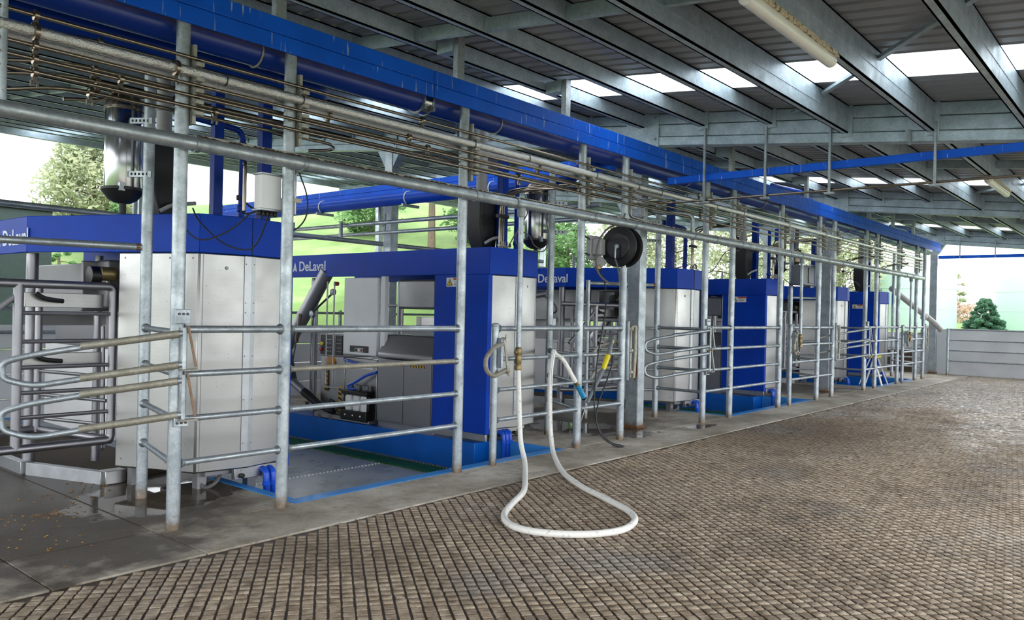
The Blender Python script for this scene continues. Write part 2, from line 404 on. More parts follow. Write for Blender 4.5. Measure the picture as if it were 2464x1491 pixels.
# operator pits between each pair of robots
for k, (a, b) in enumerate(PITS):
    d = -.36
    MB().box(a, b, 5.25, 12, d-.1, d).build('pit_floor', 'pit_floor', floor, smooth=0)
    m = MB(); m.box(a, b, 5.16, 5.29, d-.1, .003); m.box(a-.001, a+.09, 5.29, 12, d, .003)
    m.box(b-.06, b+.001, 5.25, 6.12, d, .003); m.build('pit_kerb', 'blue_floor', floor, bevel=.006)
    MB().box(b-.42, b-.06, 6.12, 12, d, -.005).build('pit_wall', 'blue_wall', floor, bevel=.006)
    MB().box(b-.72, b-.425, 5.26, 11.9, d, d+.018).build('rubber_mat', 'green_mat', floor, bevel=.004)
    m = MB()
    for q in range(120):
        y = 5.3+q*.055; m.box(b-.455, b-.425, y, y+.03, d+.018, d+.034)
    m.build('mat_edging', 'galv_dark', floor, smooth=0)
    m = MB()
    for (y0, x1) in ((7.35, b-.75),):
        for q in range(60):
            x = a+1.05+q*.05
            if x < x1: m.box(x, x+.022, y0-.006, y0+.006, d, d+.012)
    m.build('drain_edging', 'label_white', floor, smooth=0)
# grooved blocks: square grid turned 53 degrees
PITCH = .0665; ang = R(53.0); ca, sa = math.cos(ang), math.sin(ang)
rng = np.random.default_rng(3)
ii, jj = np.meshgrid(np.arange(-420, 420), np.arange(-420, 420), indexing='ij')
gx = (ii*ca - jj*sa)*PITCH; gy = (ii*sa + jj*ca)*PITCH
hx = .030
ok = (gx > -1.0) & (gx < 25.2) & (gy < YG-.045) & (gy > -1.6) & (gy > .128*gx-1.5)
gx, gy = gx[ok], gy[ok]
ln = np.array([math.cos(th), math.sin(th)]); rt = np.array([math.sin(th), -math.cos(th)])
dep = gx*ln[0]+gy*ln[1]; lat = gx*rt[0]+gy*rt[1]
inframe = (dep > .5) & (np.abs(lat) < dep*.63) & (dep > 3.78)
order = np.where(inframe)[0]; order = order[np.argsort(dep[order])][:300]
sel = np.zeros(len(gx), bool); sel[order] = True
def block_arrays(x, y):
    n = len(x); c = np.array([(-1, -1), (1, -1), (1, 1), (-1, 1)], float)
    out = np.zeros((n, 8, 3))
    for lvl, (h, z) in enumerate((((.0298, .0300), -.0112), ((.0244, .0258), 0.0))):
        jx = rng.normal(0, .0017, (n, 4)); jy = rng.normal(0, .0017, (n, 4))
        lx = c[:, 0]*h[0] + jx; ly = c[:, 1]*h[1] + jy
        out[:, lvl*4:lvl*4+4, 0] = x[:, None] + lx*ca - ly*sa
        out[:, lvl*4:lvl*4+4, 1] = y[:, None] + lx*sa + ly*ca
        out[:, lvl*4:lvl*4+4, 2] = z + (rng.normal(-.001, .0016, (n, 4)) if lvl else 0)
    return out
FACES = np.array([(4, 5, 6, 7), (0, 1, 5, 4), (1, 2, 6, 5), (2, 3, 7, 6), (3, 0, 4, 7)])
def np_mesh(name, verts, faces, mat, parent):
    me = bpy.data.meshes.new(name); me.vertices.add(len(verts)); me.vertices.foreach_set('co', verts.astype(np.float32).ravel())
    nf = len(faces); w = faces.shape[1]
    me.loops.add(nf*w); me.loops.foreach_set('vertex_index', faces.astype(np.int32).ravel())
    me.polygons.add(nf); me.polygons.foreach_set('loop_start', np.arange(0, nf*w, w, dtype=np.int32)); me.polygons.foreach_set('loop_total', np.full(nf, w, np.int32))
    me.update(calc_edges=True); me.validate(); me.materials.append(MATS[mat])
    o = bpy.data.objects.new(name, me); COL.objects.link(o); o.parent = parent; return o
bx_, by_ = gx[~sel], gy[~sel]
bv = block_arrays(bx_, by_); n = len(bx_)
o = np_mesh('block_field', bv.reshape(-1, 3), (FACES[None]+(np.arange(n)*8)[:, None, None]).reshape(-1, 4), 'block', floor); o['kind'] = 'stuff'
blk = []
for k in range(6):
    a = block_arrays(np.zeros(1), np.zeros(1))[0]; me = bpy.data.meshes.new('block')
    me.from_pydata([tuple(v) for v in a], [], [tuple(f) for f in FACES]); me.materials.append(MATS['block']); blk.append(me)
for k in np.where(sel)[0]:
    o = bpy.data.objects.new('block', blk[int(k) % 6]); COL.objects.link(o); o.location = (gx[k], gy[k], 0); o.parent = floor
# spilt feed and dung scraps lying on the wet apron
fs_ = MB()
for (cx, cy, sx, sy, n) in ((2.2, 6.05, .25, .2, 70), (2.95, 7.0, .2, .25, 90), (2.5, 6.6, .4, .35, 50), (1.9, 5.3, .5, .4, 25)):
    for _ in range(n):
        x, y = random.gauss(cx, sx*.5), random.gauss(cy, sy*.5); s_ = random.uniform(.004, .016); a = random.random()*6
        fs_.add([(x+s_*math.cos(a+q*1.57)*random.uniform(.6, 1.2), y+s_*math.sin(a+q*1.57)*random.uniform(.6, 1.2), .001) for q in range(4)]+[(x, y, .001+s_*.4)], [(0, 1, 4), (1, 2, 4), (2, 3, 4), (3, 0, 4)])
o = fs_.build('spilt_feed', 'feed'); o['kind'] = 'stuff'; tag(o, 'spilt brown feed crumbs scattered on the wet concrete by the stall', 'feed')

# ------------------------------------------------------------------ far end wall
wr = struct('wall_right', 'pale grey precast concrete wall closing the far end of the yard', 'wall', (25.3, 2, 0))
for a, b in ((-4, -.9), (-.89, 2.3), (2.31, 5.42)):
    MB().box(25.3, 25.45, a, b, -.1, 1.27).build('panel', 'wall_concrete', wr, bevel=.01)
wb = struct('wall_back', 'low white precast panel wall behind the milking robots', 'wall', (9, 11.5, 0))
for x0 in (-3, 1.2, 5.4, 9.6, 13.8, 18.0, 22.2):
    for z0 in (-.4, -.08, .24, .56, .88):
        MB().box(x0, x0+4.17, 11.45, 11.55, z0, z0+.305).build('panel', 'wall_concrete', wb, bevel=.012)
wc = struct('wall_far', 'grey wall beyond the last robot pair', 'wall', (25.3, 8, 0))
for a, b in ((5.56, 8.6), (8.61, 11.6)):
    MB().box(25.3, 25.45, a, b, -.1, 1.15).build('panel', 'wall_concrete', wc, bevel=.01)
MB().box(25.24, 25.3, 6.0, 9.5, .0, .62).build('dung_splash', 'grime', wc, bevel=.01)

# ------------------------------------------------------------------ roof
def zr(y): return 3.527 + .1026*y
RX0, RX1, RY0, RY1 = -9.0, 26.2, -1.9, 21.6
SKY = [(-1.1, -.35), (7.15, 7.92), (14.62, 15.38), (23.4, 24.15)]
ceil = struct('ceiling', 'steel portal roof with dark ribbed sheets and white skylight strips', 'roof', (9, 5, 3.5))
prof = [(0, 0), (.155, 0), (.178, .042), (.222, .042), (.245, 0)]
def sheet(x0, x1, name, mat):
    m = MB(); pts = []; x = x0; k = max(1, round((x1-x0)/.19)); w = (x1-x0)/k
    for q in range(k):
        for (a, z) in prof: pts.append((x0+q*w+a/.254*w, z))
    pts.append((x1, 0))
    n = len(pts)
    vs = [(a, y, zr(y)+.004+z) for y in (RY0, RY1) for (a, z) in pts]
    m.add(vs, [(i, i+1, n+i+1, n+i) for i in range(n-1)])
    o = m.build(name, mat, ceil, smooth=0)
    sd = o.modifiers.new('thick', 'SOLIDIFY'); sd.thickness = .0035; sd.offset = 1
cur = RX0
for (a, b) in SKY + [(RX1, RX1)]:
    n_ = max(1, round((a-cur)/.762)); w = (a-cur)/n_
    for q in range(n_): sheet(cur+q*w, cur+(q+1)*w, 'roof_sheet', 'roof_sheet')
    if b > a: sheet(a, b, 'skylight_sheet', 'skylight')
    cur = b
RAFT = [-6.4, 1.3, 9.05, 16.6, 25.05]
def rafter(x):
    m = MB(); sl = .1026
    def seg(y0, y1, a, b, dx):
        m.prism([(x-dx, y0, zr(y0)-a), (x-dx, y1, zr(y1)-a), (x-dx, y1, zr(y1)-b), (x-dx, y0, zr(y0)-b)], (2*dx, 0, 0))
    seg(RY0+.1, RY1-.1, .0, .13, .075); seg(RY0+.1, RY1-.1, .135, .285, .066); seg(RY0+.1, RY1-.1, .29, .40, .08)
    o = m.build('rafter', 'galv_roof', ceil, bevel=.008)
    # splice plates with bolt heads where the column meets the rafter
    for yc in (5.35, 10.33):
        m2 = MB(); m2.prism([(x-.092, yc-.2, zr(yc-.2)-.0), (x-.092, yc+.28, zr(yc+.28)-.0), (x-.092, yc+.28, zr(yc+.28)-.42), (x-.092, yc-.2, zr(yc-.2)-.42)], (.018, 0, 0))
        pl = m2.build('splice_plate', 'galv_roof', ceil, bevel=.003)
        mb_ = MB()
        for dy in (-.15, .2):
            for dz in (.06, .33): mb_.cyl((x-.092, yc+dy, zr(yc)-dz), (x-.108, yc+dy, zr(yc)-dz), .016, 8)
        mb_.build('bolt', 'galv_dark', pl)
for x in RAFT: rafter(x)
# purlins in bays
PY = [5.37+.85*k for k in range(-10, 20)]
for y in PY:
    if not (RY0+.1 < y < RY1-.05): continue
    deep = .3 if y < 3.2 else .175
    for a, b in zip(RAFT[:-1], RAFT[1:]):
        m = MB(); z1 = zr(y)+.0; z0 = z1-deep; t_ = .014
        # C section opening away
        m.box(a+.08, b-.08, y-t_/2, y+t_/2, z0, z1)
        m.box(a+.08, b-.08, y-t_/2, y+.062, z0, z0+t_); m.box(a+.08, b-.08, y-t_/2, y+.062, z1-t_, z1)
        m.box(a+.08, b-.08, y+.05, y+.062, z0, z0+.03)
        if deep > .25: m.box(a+.08, b-.08, y-t_/2-.005, y, z0+.13, z0+.15)
        m.build('purlin', 'galv_roof', ceil, smooth=0)
        MB().box(b-.094, b-.08, y-.05, y+.08, z0-.04, z1).build('cleat', 'galv_roof', ceil, smooth=0)
    # bridging between purlins
    for xb in (-2.6, 4.95, 12.45, 20.6):
        if y+.85 < RY1-.1: MB().beam((xb, y+.01, zr(y)-.10), (xb, y+.84, zr(y+.84)-.10), .05, .11).build('bridging', 'galv_roof', ceil, smooth=0)
# diagonal strap bracing under the sheets
for p, q in (((5.2, .6), (8.9, 3.4)), ((12.6, .4), (16.4, 3.2)), ((9.3, 7.2), (16.3, 14.0))):
    MB().beam((p[0], p[1], zr(p[1])-.06), (q[0], q[1], zr(q[1])-.06), .05, .03).build('brace', 'galv_roof', ceil)
# fly braces at the rafters
for x in RAFT[1:]:
    m = MB(); yb = 2.2
    m.prism([(x-.09, yb-.02, zr(yb)-.28), (x-.22, yb-.02, zr(yb)-.30), (x-.09, yb-.02, zr(yb)-.44)], (0, .03, 0)); m.build('fly_brace', 'galv_roof', ceil, smooth=0)
# eave beams
MB().box(RX0, RX1, RY1-.1, RY1, zr(RY1)-.28, zr(RY1)+.05).build('eave_beam', 'galv_roof', ceil, bevel=.01)
MB().box(RX0, RX1, RY0, RY0+.08, zr(RY0)-.25, zr(RY0)+.05).build('eave_beam', 'galv_roof', ceil, bevel=.01)

# ------------------------------------------------------------------ columns
def column(x, y, label, haunch=True, w=.17, d=.19):
    c_ = struct('steel_column', label, 'column', (x, y, 0)); top = zr(y)-.4
    MB().box(x-w/2, x+w/2, y-d/2, y+d/2, 0, top).build('shaft', 'galv', c_, bevel=.012)
    MB().box(x-w/2-.012, x+w/2+.012, y-d/2-.012, y+d/2+.012, 0, .035).build('base_plate', 'rust', c_, bevel=.004)
    if haunch:
        for s_ in (-1, 1):
            MB().prism([(x-.07, y+s_*d/2, top-.30), (x-.07, y+s_*(d/2+.2), top+.0), (x-.07, y+s_*d/2, top+.02)], (.14, 0, 0)).build('haunch', 'galv_roof', c_, bevel=.003)
    if abs(x-9.16) < .05 and y < 6:
        m = MB(); m.add([(x-.0866, y-.03, 1.02), (x-.0866, y-.085, .98), (x-.0866, y-.09, .70), (x-.0866, y-.05, .62), (x-.0866, y-.02, .74)], [(0, 1, 2, 3, 4)]); m.build('rust_stain', 'rust', c_, smooth=0)
column(9.16, 5.54, 'square galvanised column with rust stain beside the black hose reel')
column(16.58, 5.55, 'square galvanised column between the second and third robot pairs')
column(25.17, 5.44, 'square galvanised column at the corner of the grey end wall')
column(9.05, 10.33, 'square galvanised column with flared top standing behind the first robot pair')
column(16.6, 10.33, 'square galvanised column with flared top behind the second robot pair')
column(25.05, 10.33, 'square galvanised column with flared top behind the last robot pair')
column(9.05, 19.5, 'distant roof column out on the grass side of the shed')
column(16.6, 19.5, 'second distant roof column out on the grass side of the shed')
column(25.05, 19.5, 'third distant roof column out on the grass side of the shed')

# ------------------------------------------------------------------ ground outside
def hgt(x, y):
    def sm(t_): t_ = np.clip(t_, 0, 1); return t_*t_*(3-2*t_)
    d = x*.766 + y*.643; lat = (x*.643 - y*.766)/np.maximum(d, 5)
    h = 9.6*sm((d-20)/42)*(1-.80*sm((lat+.06)/.28))*(1-.12*sm((-lat-.25)/.3))
    return h-.12 + .35*np.sin(x*.21)*np.sin(y*.17+1)*sm((d-24)/10)
gxs = np.linspace(-40, 130, 130); gys = np.linspace(-60, 120, 130)
X_, Y_ = np.meshgrid(gxs, gys, indexing='ij'); Z_ = hgt(X_, Y_)
inside = (X_ > -12) & (X_ < 28) & (Y_ < 25); Z_[inside] = -.5
vv = np.stack([X_, Y_, Z_], -1).reshape(-1, 3); nn = len(gys)
fa = np.array([(i*nn+j, (i+1)*nn+j, (i+1)*nn+j+1, i*nn+j+1) for i in range(len(gxs)-1) for j in range(nn-1)])
gr = np_mesh('ground', vv, fa, 'grass', None); gr['kind'] = 'structure'; tag(gr, 'green pasture rising to a grassy hill behind the shed', 'ground')
for p in gr.data.polygons: p.use_smooth = True
yd = MB().box(-12, 25.3, -14, -4, -.3, -.02).build('yard', 'concrete', None, smooth=0); yd['kind'] = 'structure'; tag(yd, 'open concrete yard outside the low eave', 'ground')
ps = MB().box(-9, 27, 12.0, 22.5, -.45, -.06).build('passage', 'concrete', None, smooth=0); ps['kind'] = 'structure'; tag(ps, 'concrete passage behind the robots', 'ground')

# ------------------------------------------------------------------ trees
def leaves(m, c, r, n, s, flat=1.0):
    for _ in range(n):
        while True:
            p = Vector((random.uniform(-1, 1), random.uniform(-1, 1), random.uniform(-1, 1)))
            if p.length < 1: break
        p = Vector(c)+Vector((p.x*r, p.y*r, p.z*r*flat)); a = Vector((random.gauss(0, 1), random.gauss(0, 1), random.gauss(0, 1))).normalized()
        b = a.orthogonal().normalized(); k = s*random.uniform(.6, 1.3); cc = a.cross(b)
        m.add([p-a*k, p+b*k*.42, p+a*k, p-b*k*.42], [(0, 1, 2, 3)])
def tree(name, label, base, h, rad, mat, nb=26, nl=60, ls=.16, start=.25, cone=False, group=None):
    bz = base[2]; t_ = thing(name, label, 'tree', base, group)
    m = MB(); top = Vector((base[0]+random.uniform(-.3, .3), base[1]+random.uniform(-.3, .3), bz+h*.94))
    m.tube([base, (Vector(base)+top)/2+Vector((random.uniform(-.2, .2), 0, 0)), top], [h*.028, h*.018, h*.004], 8)
    lf = MB()
    for k in range(nb):
        u = start+(1-start)*(k+.5)/nb; p = Vector(base)*(1-u)+top*u; a = k*2.4
        rr = rad*((1-u)/(1-start)*.95+.06 if cone else math.sin(math.pi*min(1, max(.08, (u-start*.6)/(1.02-start*.6))))**.6)
        rr *= random.uniform(.7, 1.1); q = p+Vector((math.cos(a)*rr, math.sin(a)*rr, (-.12 if cone else .18)*rr))
        m.tube([p, (p+q)/2+Vector((0, 0, .05*rr)), q], [h*.007, h*.005, h*.002], 5)
        for f_ in ((.55, .8, 1.0) if rr > .6 else (1.0,)):
            leaves(lf, p+(q-p)*f_, max(.16, rr*(.26 if cone else .36)), nl, ls, .6 if cone else .75)
    m.build('trunk', 'bark', t_); o = lf.build('foliage', mat, t_, smooth=0); o['kind'] = 'stuff'
FIXN = False
def gz(x, y): return float(hgt(np.array(float(x)), np.array(float(y))))
def T(name, label, x, y, h, *a, **k): tree(name, label, (x, y, gz(x, y)-.1), h, *a, **k)
T('pine_tree', 'tall pale wispy pine behind the stainless canister at far left', 17.2, 42.2, 8.2-gz(17.2, 42.2)+1.9, 2.7, 'leaf_pale', 34, 90, .17, .2)
T('young_tree', 'small bright green bushy tree left of its twin under the pale pine', 13.6, 36.5, 3.2, .75, 'leaf_green', 18, 80, .09, .12, cone=True)
T('young_tree', 'small bright green bushy tree right of its twin under the pale pine', 15.4, 35.6, 3.9, .95, 'leaf_green', 20, 80, .1, .12, cone=True)
T('hill_tree', 'bare-trunked tree with pale crown on the green slope behind the robots', 28.6, 29.5, 7.5, 2.6, 'leaf_pale', 26, 60, .16, .45)
for k, (x, y, h, r_) in enumerate(((30.6, 28.2, 3.2, 1.6), (35.0, 25.4, 3.2, 1.9), (28.2, 34, 2.6, 1.8), (38.0, 28.5, 4.6, 2.0))):
    T('hedge_shrub', ['dense green shrub right of the bare-trunked tree on the slope', 'dense green shrub farther along the slope behind the hanging canister', 'low shrub high on the green slope', 'tall shrub glimpsed between the middle posts'][k], x, y, h, r_, 'leaf_green', 20, 70, .15, .05)
for k, (x, y, h, r_) in enumerate(((37.5, 16.9, 7.0, 2.3), (41.0, 22.6, 7.8, 2.6), (44.0, 14.0, 6.4, 2.3), (32.6, 20.2, 6.2, 1.9), (48.0, 19.4, 8.0, 2.6))):
    T('roadside_tree', ['sparse pale tree seen through the gap beside the second robot pair', 'sparse pale tree standing left of the black feed chute of the fourth robot', 'small sparse pale tree seen above the fifth robot', 'thin pale tree seen behind the hose reel', 'sparse pale tree farther back above the fifth robot'][k], x, y, h, r_, 'leaf_pale', 28, 55, .14, .3)
tree('conifer', 'dark green conifer beyond the end wall between two pale green tanks', (43.5, 7.25, -.2), 2.95, 1.75, 'leaf_dark', 80, 190, .07, .05, cone=True)
tree('spindly_tree', 'thin spindly tree with tufted branches right of the first pale tank', (67.4, 13.0, -.2), 5.6, .85, 'leaf_pale', 14, 36, .12, .35)
tree('brush', 'brownish leafless brush at the foot of the spindly tree', (58.5, 11.5, -.2), 3.0, 1.7, 'leaf_brown', 26, 60, .1, .05)
FIXN = True
# ------------------------------------------------------------------ tanks, shed
for (x, y, lb) in ((49.0, 12.1, 'pale green water tank beyond the end of the fence, left of the conifer'), (54.3, 5.9, 'pale green water tank at the right picture edge beyond the wall')):
    t_ = thing('water_tank', lb, 'tank', (x, y, -.2))
    MB().lathe([(2.55, -.2), (2.62, 0), (2.62, 4.1), (2.5, 4.32)], (x, y, 0), n=48).build('tank_wall', 'tank_green', t_)
    MB().lathe([(2.5, 4.32), (1.2, 4.55), (.3, 4.7)], (x, y, 0), n=48).build('tank_roof', 'tank_green', t_)
    m = MB()
    for z in (1.0, 2.1, 3.2): m.lathe([(2.622, z), (2.632, z+.02), (2.622, z+.04)], (x, y, 0), n=48)
    m.build('band', 'tank_green', t_)
t_ = thing('green_shed', 'dark green metal shed with a flat top at the far left', 'shed', (5, 29, 0))
MB().box(-6, 9.7, 26.7, 33, -.3, 4.25).build('shed_wall', 'shed_green', t_, bevel=.02)
MB().prism([(-6.1, 26.6, 4.25), (-6.1, 33.1, 4.25), (-6.1, 33.1, 4.55), (-6.1, 26.6, 4.4)], (15.9, 0, 0)).build('shed_roof', 'shed_green', t_, bevel=.02)

# ================================================================== RAILINGS
FEET = dict(P1=2.64, P2=3.475, P3=5.36, P3b=5.86, P4=7.27, P5=8.16, P7=10.29, P8=11.16, P9=13.03, P9b=13.52, P10=14.84, P11=15.66,
            P12=17.68, P13=18.45, P14=20.22, P14b=20.69, P15=21.88, P16=22.65)
RZ = (1.33, 1.03, .73, .435); PT = 3.5
def post(rl, x, y=YF, top=PT, r=.0445):
    MB().cyl((x, y, 0), (x, y, top), r, 20).build('post', 'galv', rl)
def rail(rl, p, q, z, r=.024, mat='galv', collar=True):
    p, q = Vector((p[0], p[1], z)), Vector((q[0], q[1], z))
    MB().cyl(p, q, r, 12).build('rail', mat, rl)
    if collar:
        d = (q-p).normalized()
        for e, s_ in ((p, 1), (q, -1)): MB().lathe([(r*1.05, .038), (r*1.7, .041), (r*1.45, .052), (r*1.05, .07)], e, d*s_, 12).build('weld_collar', 'galv_dark', rl)
def railing(label, posts, extra=(), short=None, back=None, backto=None):
    x0 = FEET[posts[0]]; rl = thing('pipe_railing', label, 'railing', (x0, YF, 0))
    for p in posts:
        if p == short: 
            post(rl, FEET[p], top=1.36, r=.036); MB().lathe([(.039, 1.345), (.039, 1.372), (.02, 1.385)], (FEET[p], YF, 0)).build('cap', 'galv_dark', rl)
        else: post(rl, FEET[p])
    for a, b in zip(posts[:-1], posts[1:]):
        for k, z in enumerate(RZ): rail(rl, (FEET[a], YF), (FEET[b], YF), z, .0255 if k == 0 else .0215, 'rail_dirty' if (k == 1 and a == 'P2') else 'galv')
    if back:
        post(rl, back[0], back[1], 3.3, .042)
        for z in (1.31, 1.03, .73, .43): rail(rl, back, (FEET[backto], YF), z, .021, 'galv_dark')
    return rl
r1 = railing('galvanised pipe railing in front of the nearest robot and its pit', ['P1', 'P2', 'P3'], back=(2.9, 6.13), backto='P1')
r2_ = railing('galvanised pipe railing the white hose is looped over', ['P3b', 'P4', 'P5'], short='P3b', back=(7.81, 5.95), backto='P4')
r3 = railing('galvanised pipe railing in front of the second blue side panel', ['P7', 'P8', 'P9'], back=(10.33, 5.9), backto='P7')
r4 = railing('galvanised pipe railing beside the small control box of the fifth robot', ['P9b', 'P10', 'P11'], short='P9b', back=(15.66, 5.95), backto='P10')
r5 = railing('galvanised pipe railing in front of the yellow topped step ladder', ['P12', 'P13', 'P14'], back=(17.72, 5.9), backto='P12')
r6 = railing('galvanised pipe railing at the far end before the grey wall', ['P14b', 'P15', 'P16'], short='P14b', back=(22.98, 5.95), backto='P15')
# high bars running from the back posts to thin posts beside the stall entries
for rl, (x, y), e in ((r1, (2.9, 6.13), (.9, 6.75)), (r3, (10.33, 5.9), (9.42, 6.5)), (r5, (17.72, 5.9), (16.9, 6.45))):
    MB().cyl((x, y, 1.93), (e[0], e[1], 1.93), .027, 12).build('high_bar', 'galv', rl)
    MB().cyl((e[0], e[1], 0), (e[0], e[1], 1.97), .03, 12).build('thin_post', 'galv', rl)
    if rl is not r1:
        for z in (1.3, 1.0, .7, .4): rail(rl, (x, y), e, z, .019, 'galv_dark', False)
    m = MB(); m.lathe([(.0275, .045), (.0277, .075)], (x, y, 1.93), (Vector((e[0]-x, e[1]-y, 0))).normalized(), 12); m.build('rust_ring', 'rust', rl)
# end fence in front of the grey wall
ef = thing('pipe_railing', 'long pipe fence with four rails along the grey end wall', 'railing', (24.9, 4.8, 0))
for y in (5.0, 2.6, .2, -2.2): MB().cyl((24.9, y, 0), (24.9, y, 1.3), .04, 14).build('post', 'galv', ef)
for k, z in enumerate((1.27, .98, .69, .40)): MB().cyl((24.9, 5.0, z), (24.9, -3.5, z), .024, 10).build('rail', 'galv', ef)
eg = thing('pipe_railing', 'short pipe fence with four rails behind the last robot pair', 'railing', (24.6, 8, 0))
for y in (5.6, 8.0, 10.4): MB().cyl((24.6, y, 0), (24.6, y, 1.25), .035, 12).build('post', 'galv', eg)
for z in (1.0, .72, .46, .2): MB().cyl((24.6, 5.6, z), (24.6, 10.4, z), .022, 10).build('rail', 'galv', eg)

# ------------------------------------------------------------------ spring gates
def hinge_plate(g, x, y, z0, z1, sx=.05):
    for za, zb, z in ((z0-.045, z0+.02, z0-.02), (z1-.02, z1+.075, z1+.045)):
        pl = MB().box(x-.045, x+.055, y-.075, y-.045, za, zb).build('hinge_plate', 'galv', g, bevel=.003)
        for dx in (-.025, .004, .033): MB().cyl((x+dx, y-.075, z), (x+dx, y-.083, z), .008, 8).build('bolt', 'dark_metal', pl)
def finger(g, x, y, zt, zb, tip, w, dirty):
    """U-shaped one-way finger: two arms from the hinge bar, joined by a round bend, drooping towards the tip"""
    dz = tip[2]; e = Vector((tip[0], tip[1], 0)); b = Vector((x, y, 0)); d = (e-b)
    top = b+Vector((0, 0, zt)); bot = b+Vector((0, 0, zb)); h = zt-zb
    c1 = b+d*.86+Vector((0, 0, zt-dz)); c2 = b+d*.84+Vector((0, 0, zb-dz*.95)); c3 = b+d*1.0+Vector((0, 0, zt-dz-h*.22)); c4 = b+d*1.0+Vector((0, 0, zb-dz+h*.28))
    pts = [top, b+d*.5+Vector((0, 0, zt-dz*.55)), c1, c3, c4, c2, b+d*.5+Vector((0, 0, zb-dz*.55)), bot]
    MB().tube(fil(pts, .17, 7), .0195, 12).build('finger', 'galv', g)
    for zz in (zt, zb):
        p = b+d*.04+Vector((0, 0, zz-dz*.04)); q = b+d*.58+Vector((0, 0, zz-dz*.6)); MB().tube([p, b+d*.3+Vector((0, 0, zz-dz*.32)), q], .0245, 12).build('sleeve', 'rail_dirty' if dirty else 'galv', g)
    MB().beam((x+.006, y-.01, zt+.045), (x+.055, y-.03, zb-.02), .03, .014).build('spring_bar', 'rust_light' if dirty else 'galv_worn', g)
    MB().cyl((x-.012, y, zt+.035), (x-.012, y, zb-.035), .015, 10).build('hinge_rod', 'galv', g)
    MB().box(x-.03, x+.07, y-.04, y+.02, zb-.045, zb-.033).build('foot_plate', 'galv_worn', g, bevel=.002)
def gate(name, label, px, y, rows, tip, w=.2):
    g = thing('spring_gate', label, 'gate', (px, y, 0))
    for zt, zb in rows: finger(g, px+.015, y-.10, zt, zb, tip, w, px < 4)
    zs = [z for r_ in rows for z in r_]; hinge_plate(g, px, y, min(zs)-.04, max(zs)+.08)
    return g
gate('g', 'pair of looped finger gates on the nearest post, pointing left', 2.64, YF, ((1.31, 1.105), (1.00, .775)), (1.80, 5.72, .16))
gate('g', 'pair of looped finger gates on the post right of the square column', 10.29, YF, ((1.30, 1.08), (.98, .76)), (9.42, 5.55, .13))
gate('g', 'pair of looped finger gates on the post left of the step ladder', 17.68, YF, ((1.30, 1.08), (.98, .76)), (16.85, 5.55, .13))
def loop_gate(label, x):
    g = thing('loop_gate', label, 'gate', (x, YF, 0)); y = YF-.07
    pts = [(x+.03, y-.01, 1.19), (x-.25, y-.12, 1.15), (x-.36, y-.13, 1.06), (x-.34, y-.12, .95), (x-.22, y-.10, .88), (x+.07, y-.02, .93)]
    MB().tube(fil(pts, .13, 6), .0215, 12).build('loop', 'rail_dirty', g)
    m = MB(); m.beam((x-.0, y, 1.24), (x-.0, y+.0, .95), .05, .03); m.build('plate', 'galv', g, bevel=.003)
    m = MB(); m.cyl((x+.03, y-.02, 1.24), (x+.085, y-.035, .88), .013, 10); m.cyl((x+.012, y-.03, 1.235), (x+.07, y-.045, .88), .008, 8); m.build('spring', 'galv_worn', g)
    for z, dx in ((1.235, .03), (.905, .085)):
        b = MB(); b.box(x+dx-.02, x+dx+.035, y-.06, y+.0, z-.012, z+.012); b.cyl((x+dx+.02, y-.03, z-.04), (x+dx+.02, y-.03, z+.04), .011, 8); b.build('hinge', 'galv_worn', g)
loop_gate('rounded loop gate on the short post beside the white hose', FEET['P3b'])
loop_gate('rounded loop gate on the short post in front of the fifth robot', FEET['P9b'])
loop_gate('rounded loop gate on the farthest short post', FEET['P14b'])
def folded_gate(label, x):
    g = thing('folded_gate', label, 'gate', (x, YF, 0)); y = YF-.02
    m = MB(); m.box(x+.035, x+.075, y-.045, y+.02, .70, 1.42); m.build('channel', 'galv_dark', g, bevel=.01)
    m = MB(); m.cyl((x+.115, y-.03, .74), (x+.115, y-.03, 1.34), .016, 10); m.build('hinge_bar', 'galv_worn', g)
    m = MB(); m.tube(fil([(x+.115, y-.03, 1.34), (x+.19, y-.05, 1.36), (x+.19, y-.05, 1.0), (x+.165, y-.05, .73)], .03), .023, 12); m.build('finger', 'rail_dirty', g)
    for z in (1.32, 1.06, .80):
        m = MB(); m.lathe([(.012, -.03), (.032, -.02), (.032, .02), (.012, .03)], (x+.115, y-.03, z), (1, 0, 0), 10); m.box(x+.07, x+.14, y-.05, y-.01, z-.015, z+.015); m.build('hinge', 'galv_worn', g)
    m = MB(); m.tube(fil([(x+.05, y+.06, 1.18), (x-.14, y+.28, 1.10), (x-.22, y+.3, .98)], .1), .018, 10); m.build('bent_arm', 'galv_worn', g); m = MB(); m.tube(fil([(x+.05, y+.06, .88), (x-.16, y+.28, .82), (x-.26, y+.3, .68)], .1), .018, 10); m.build('bent_arm', 'galv_worn', g)
folded_gate('folded finger gate clamped to the post left of the square column', FEET['P5'])
folded_gate('folded finger gate on the post beside the fifth robot', FEET['P11'])
folded_gate('folded finger gate on the last post before the end wall', FEET['P16'])

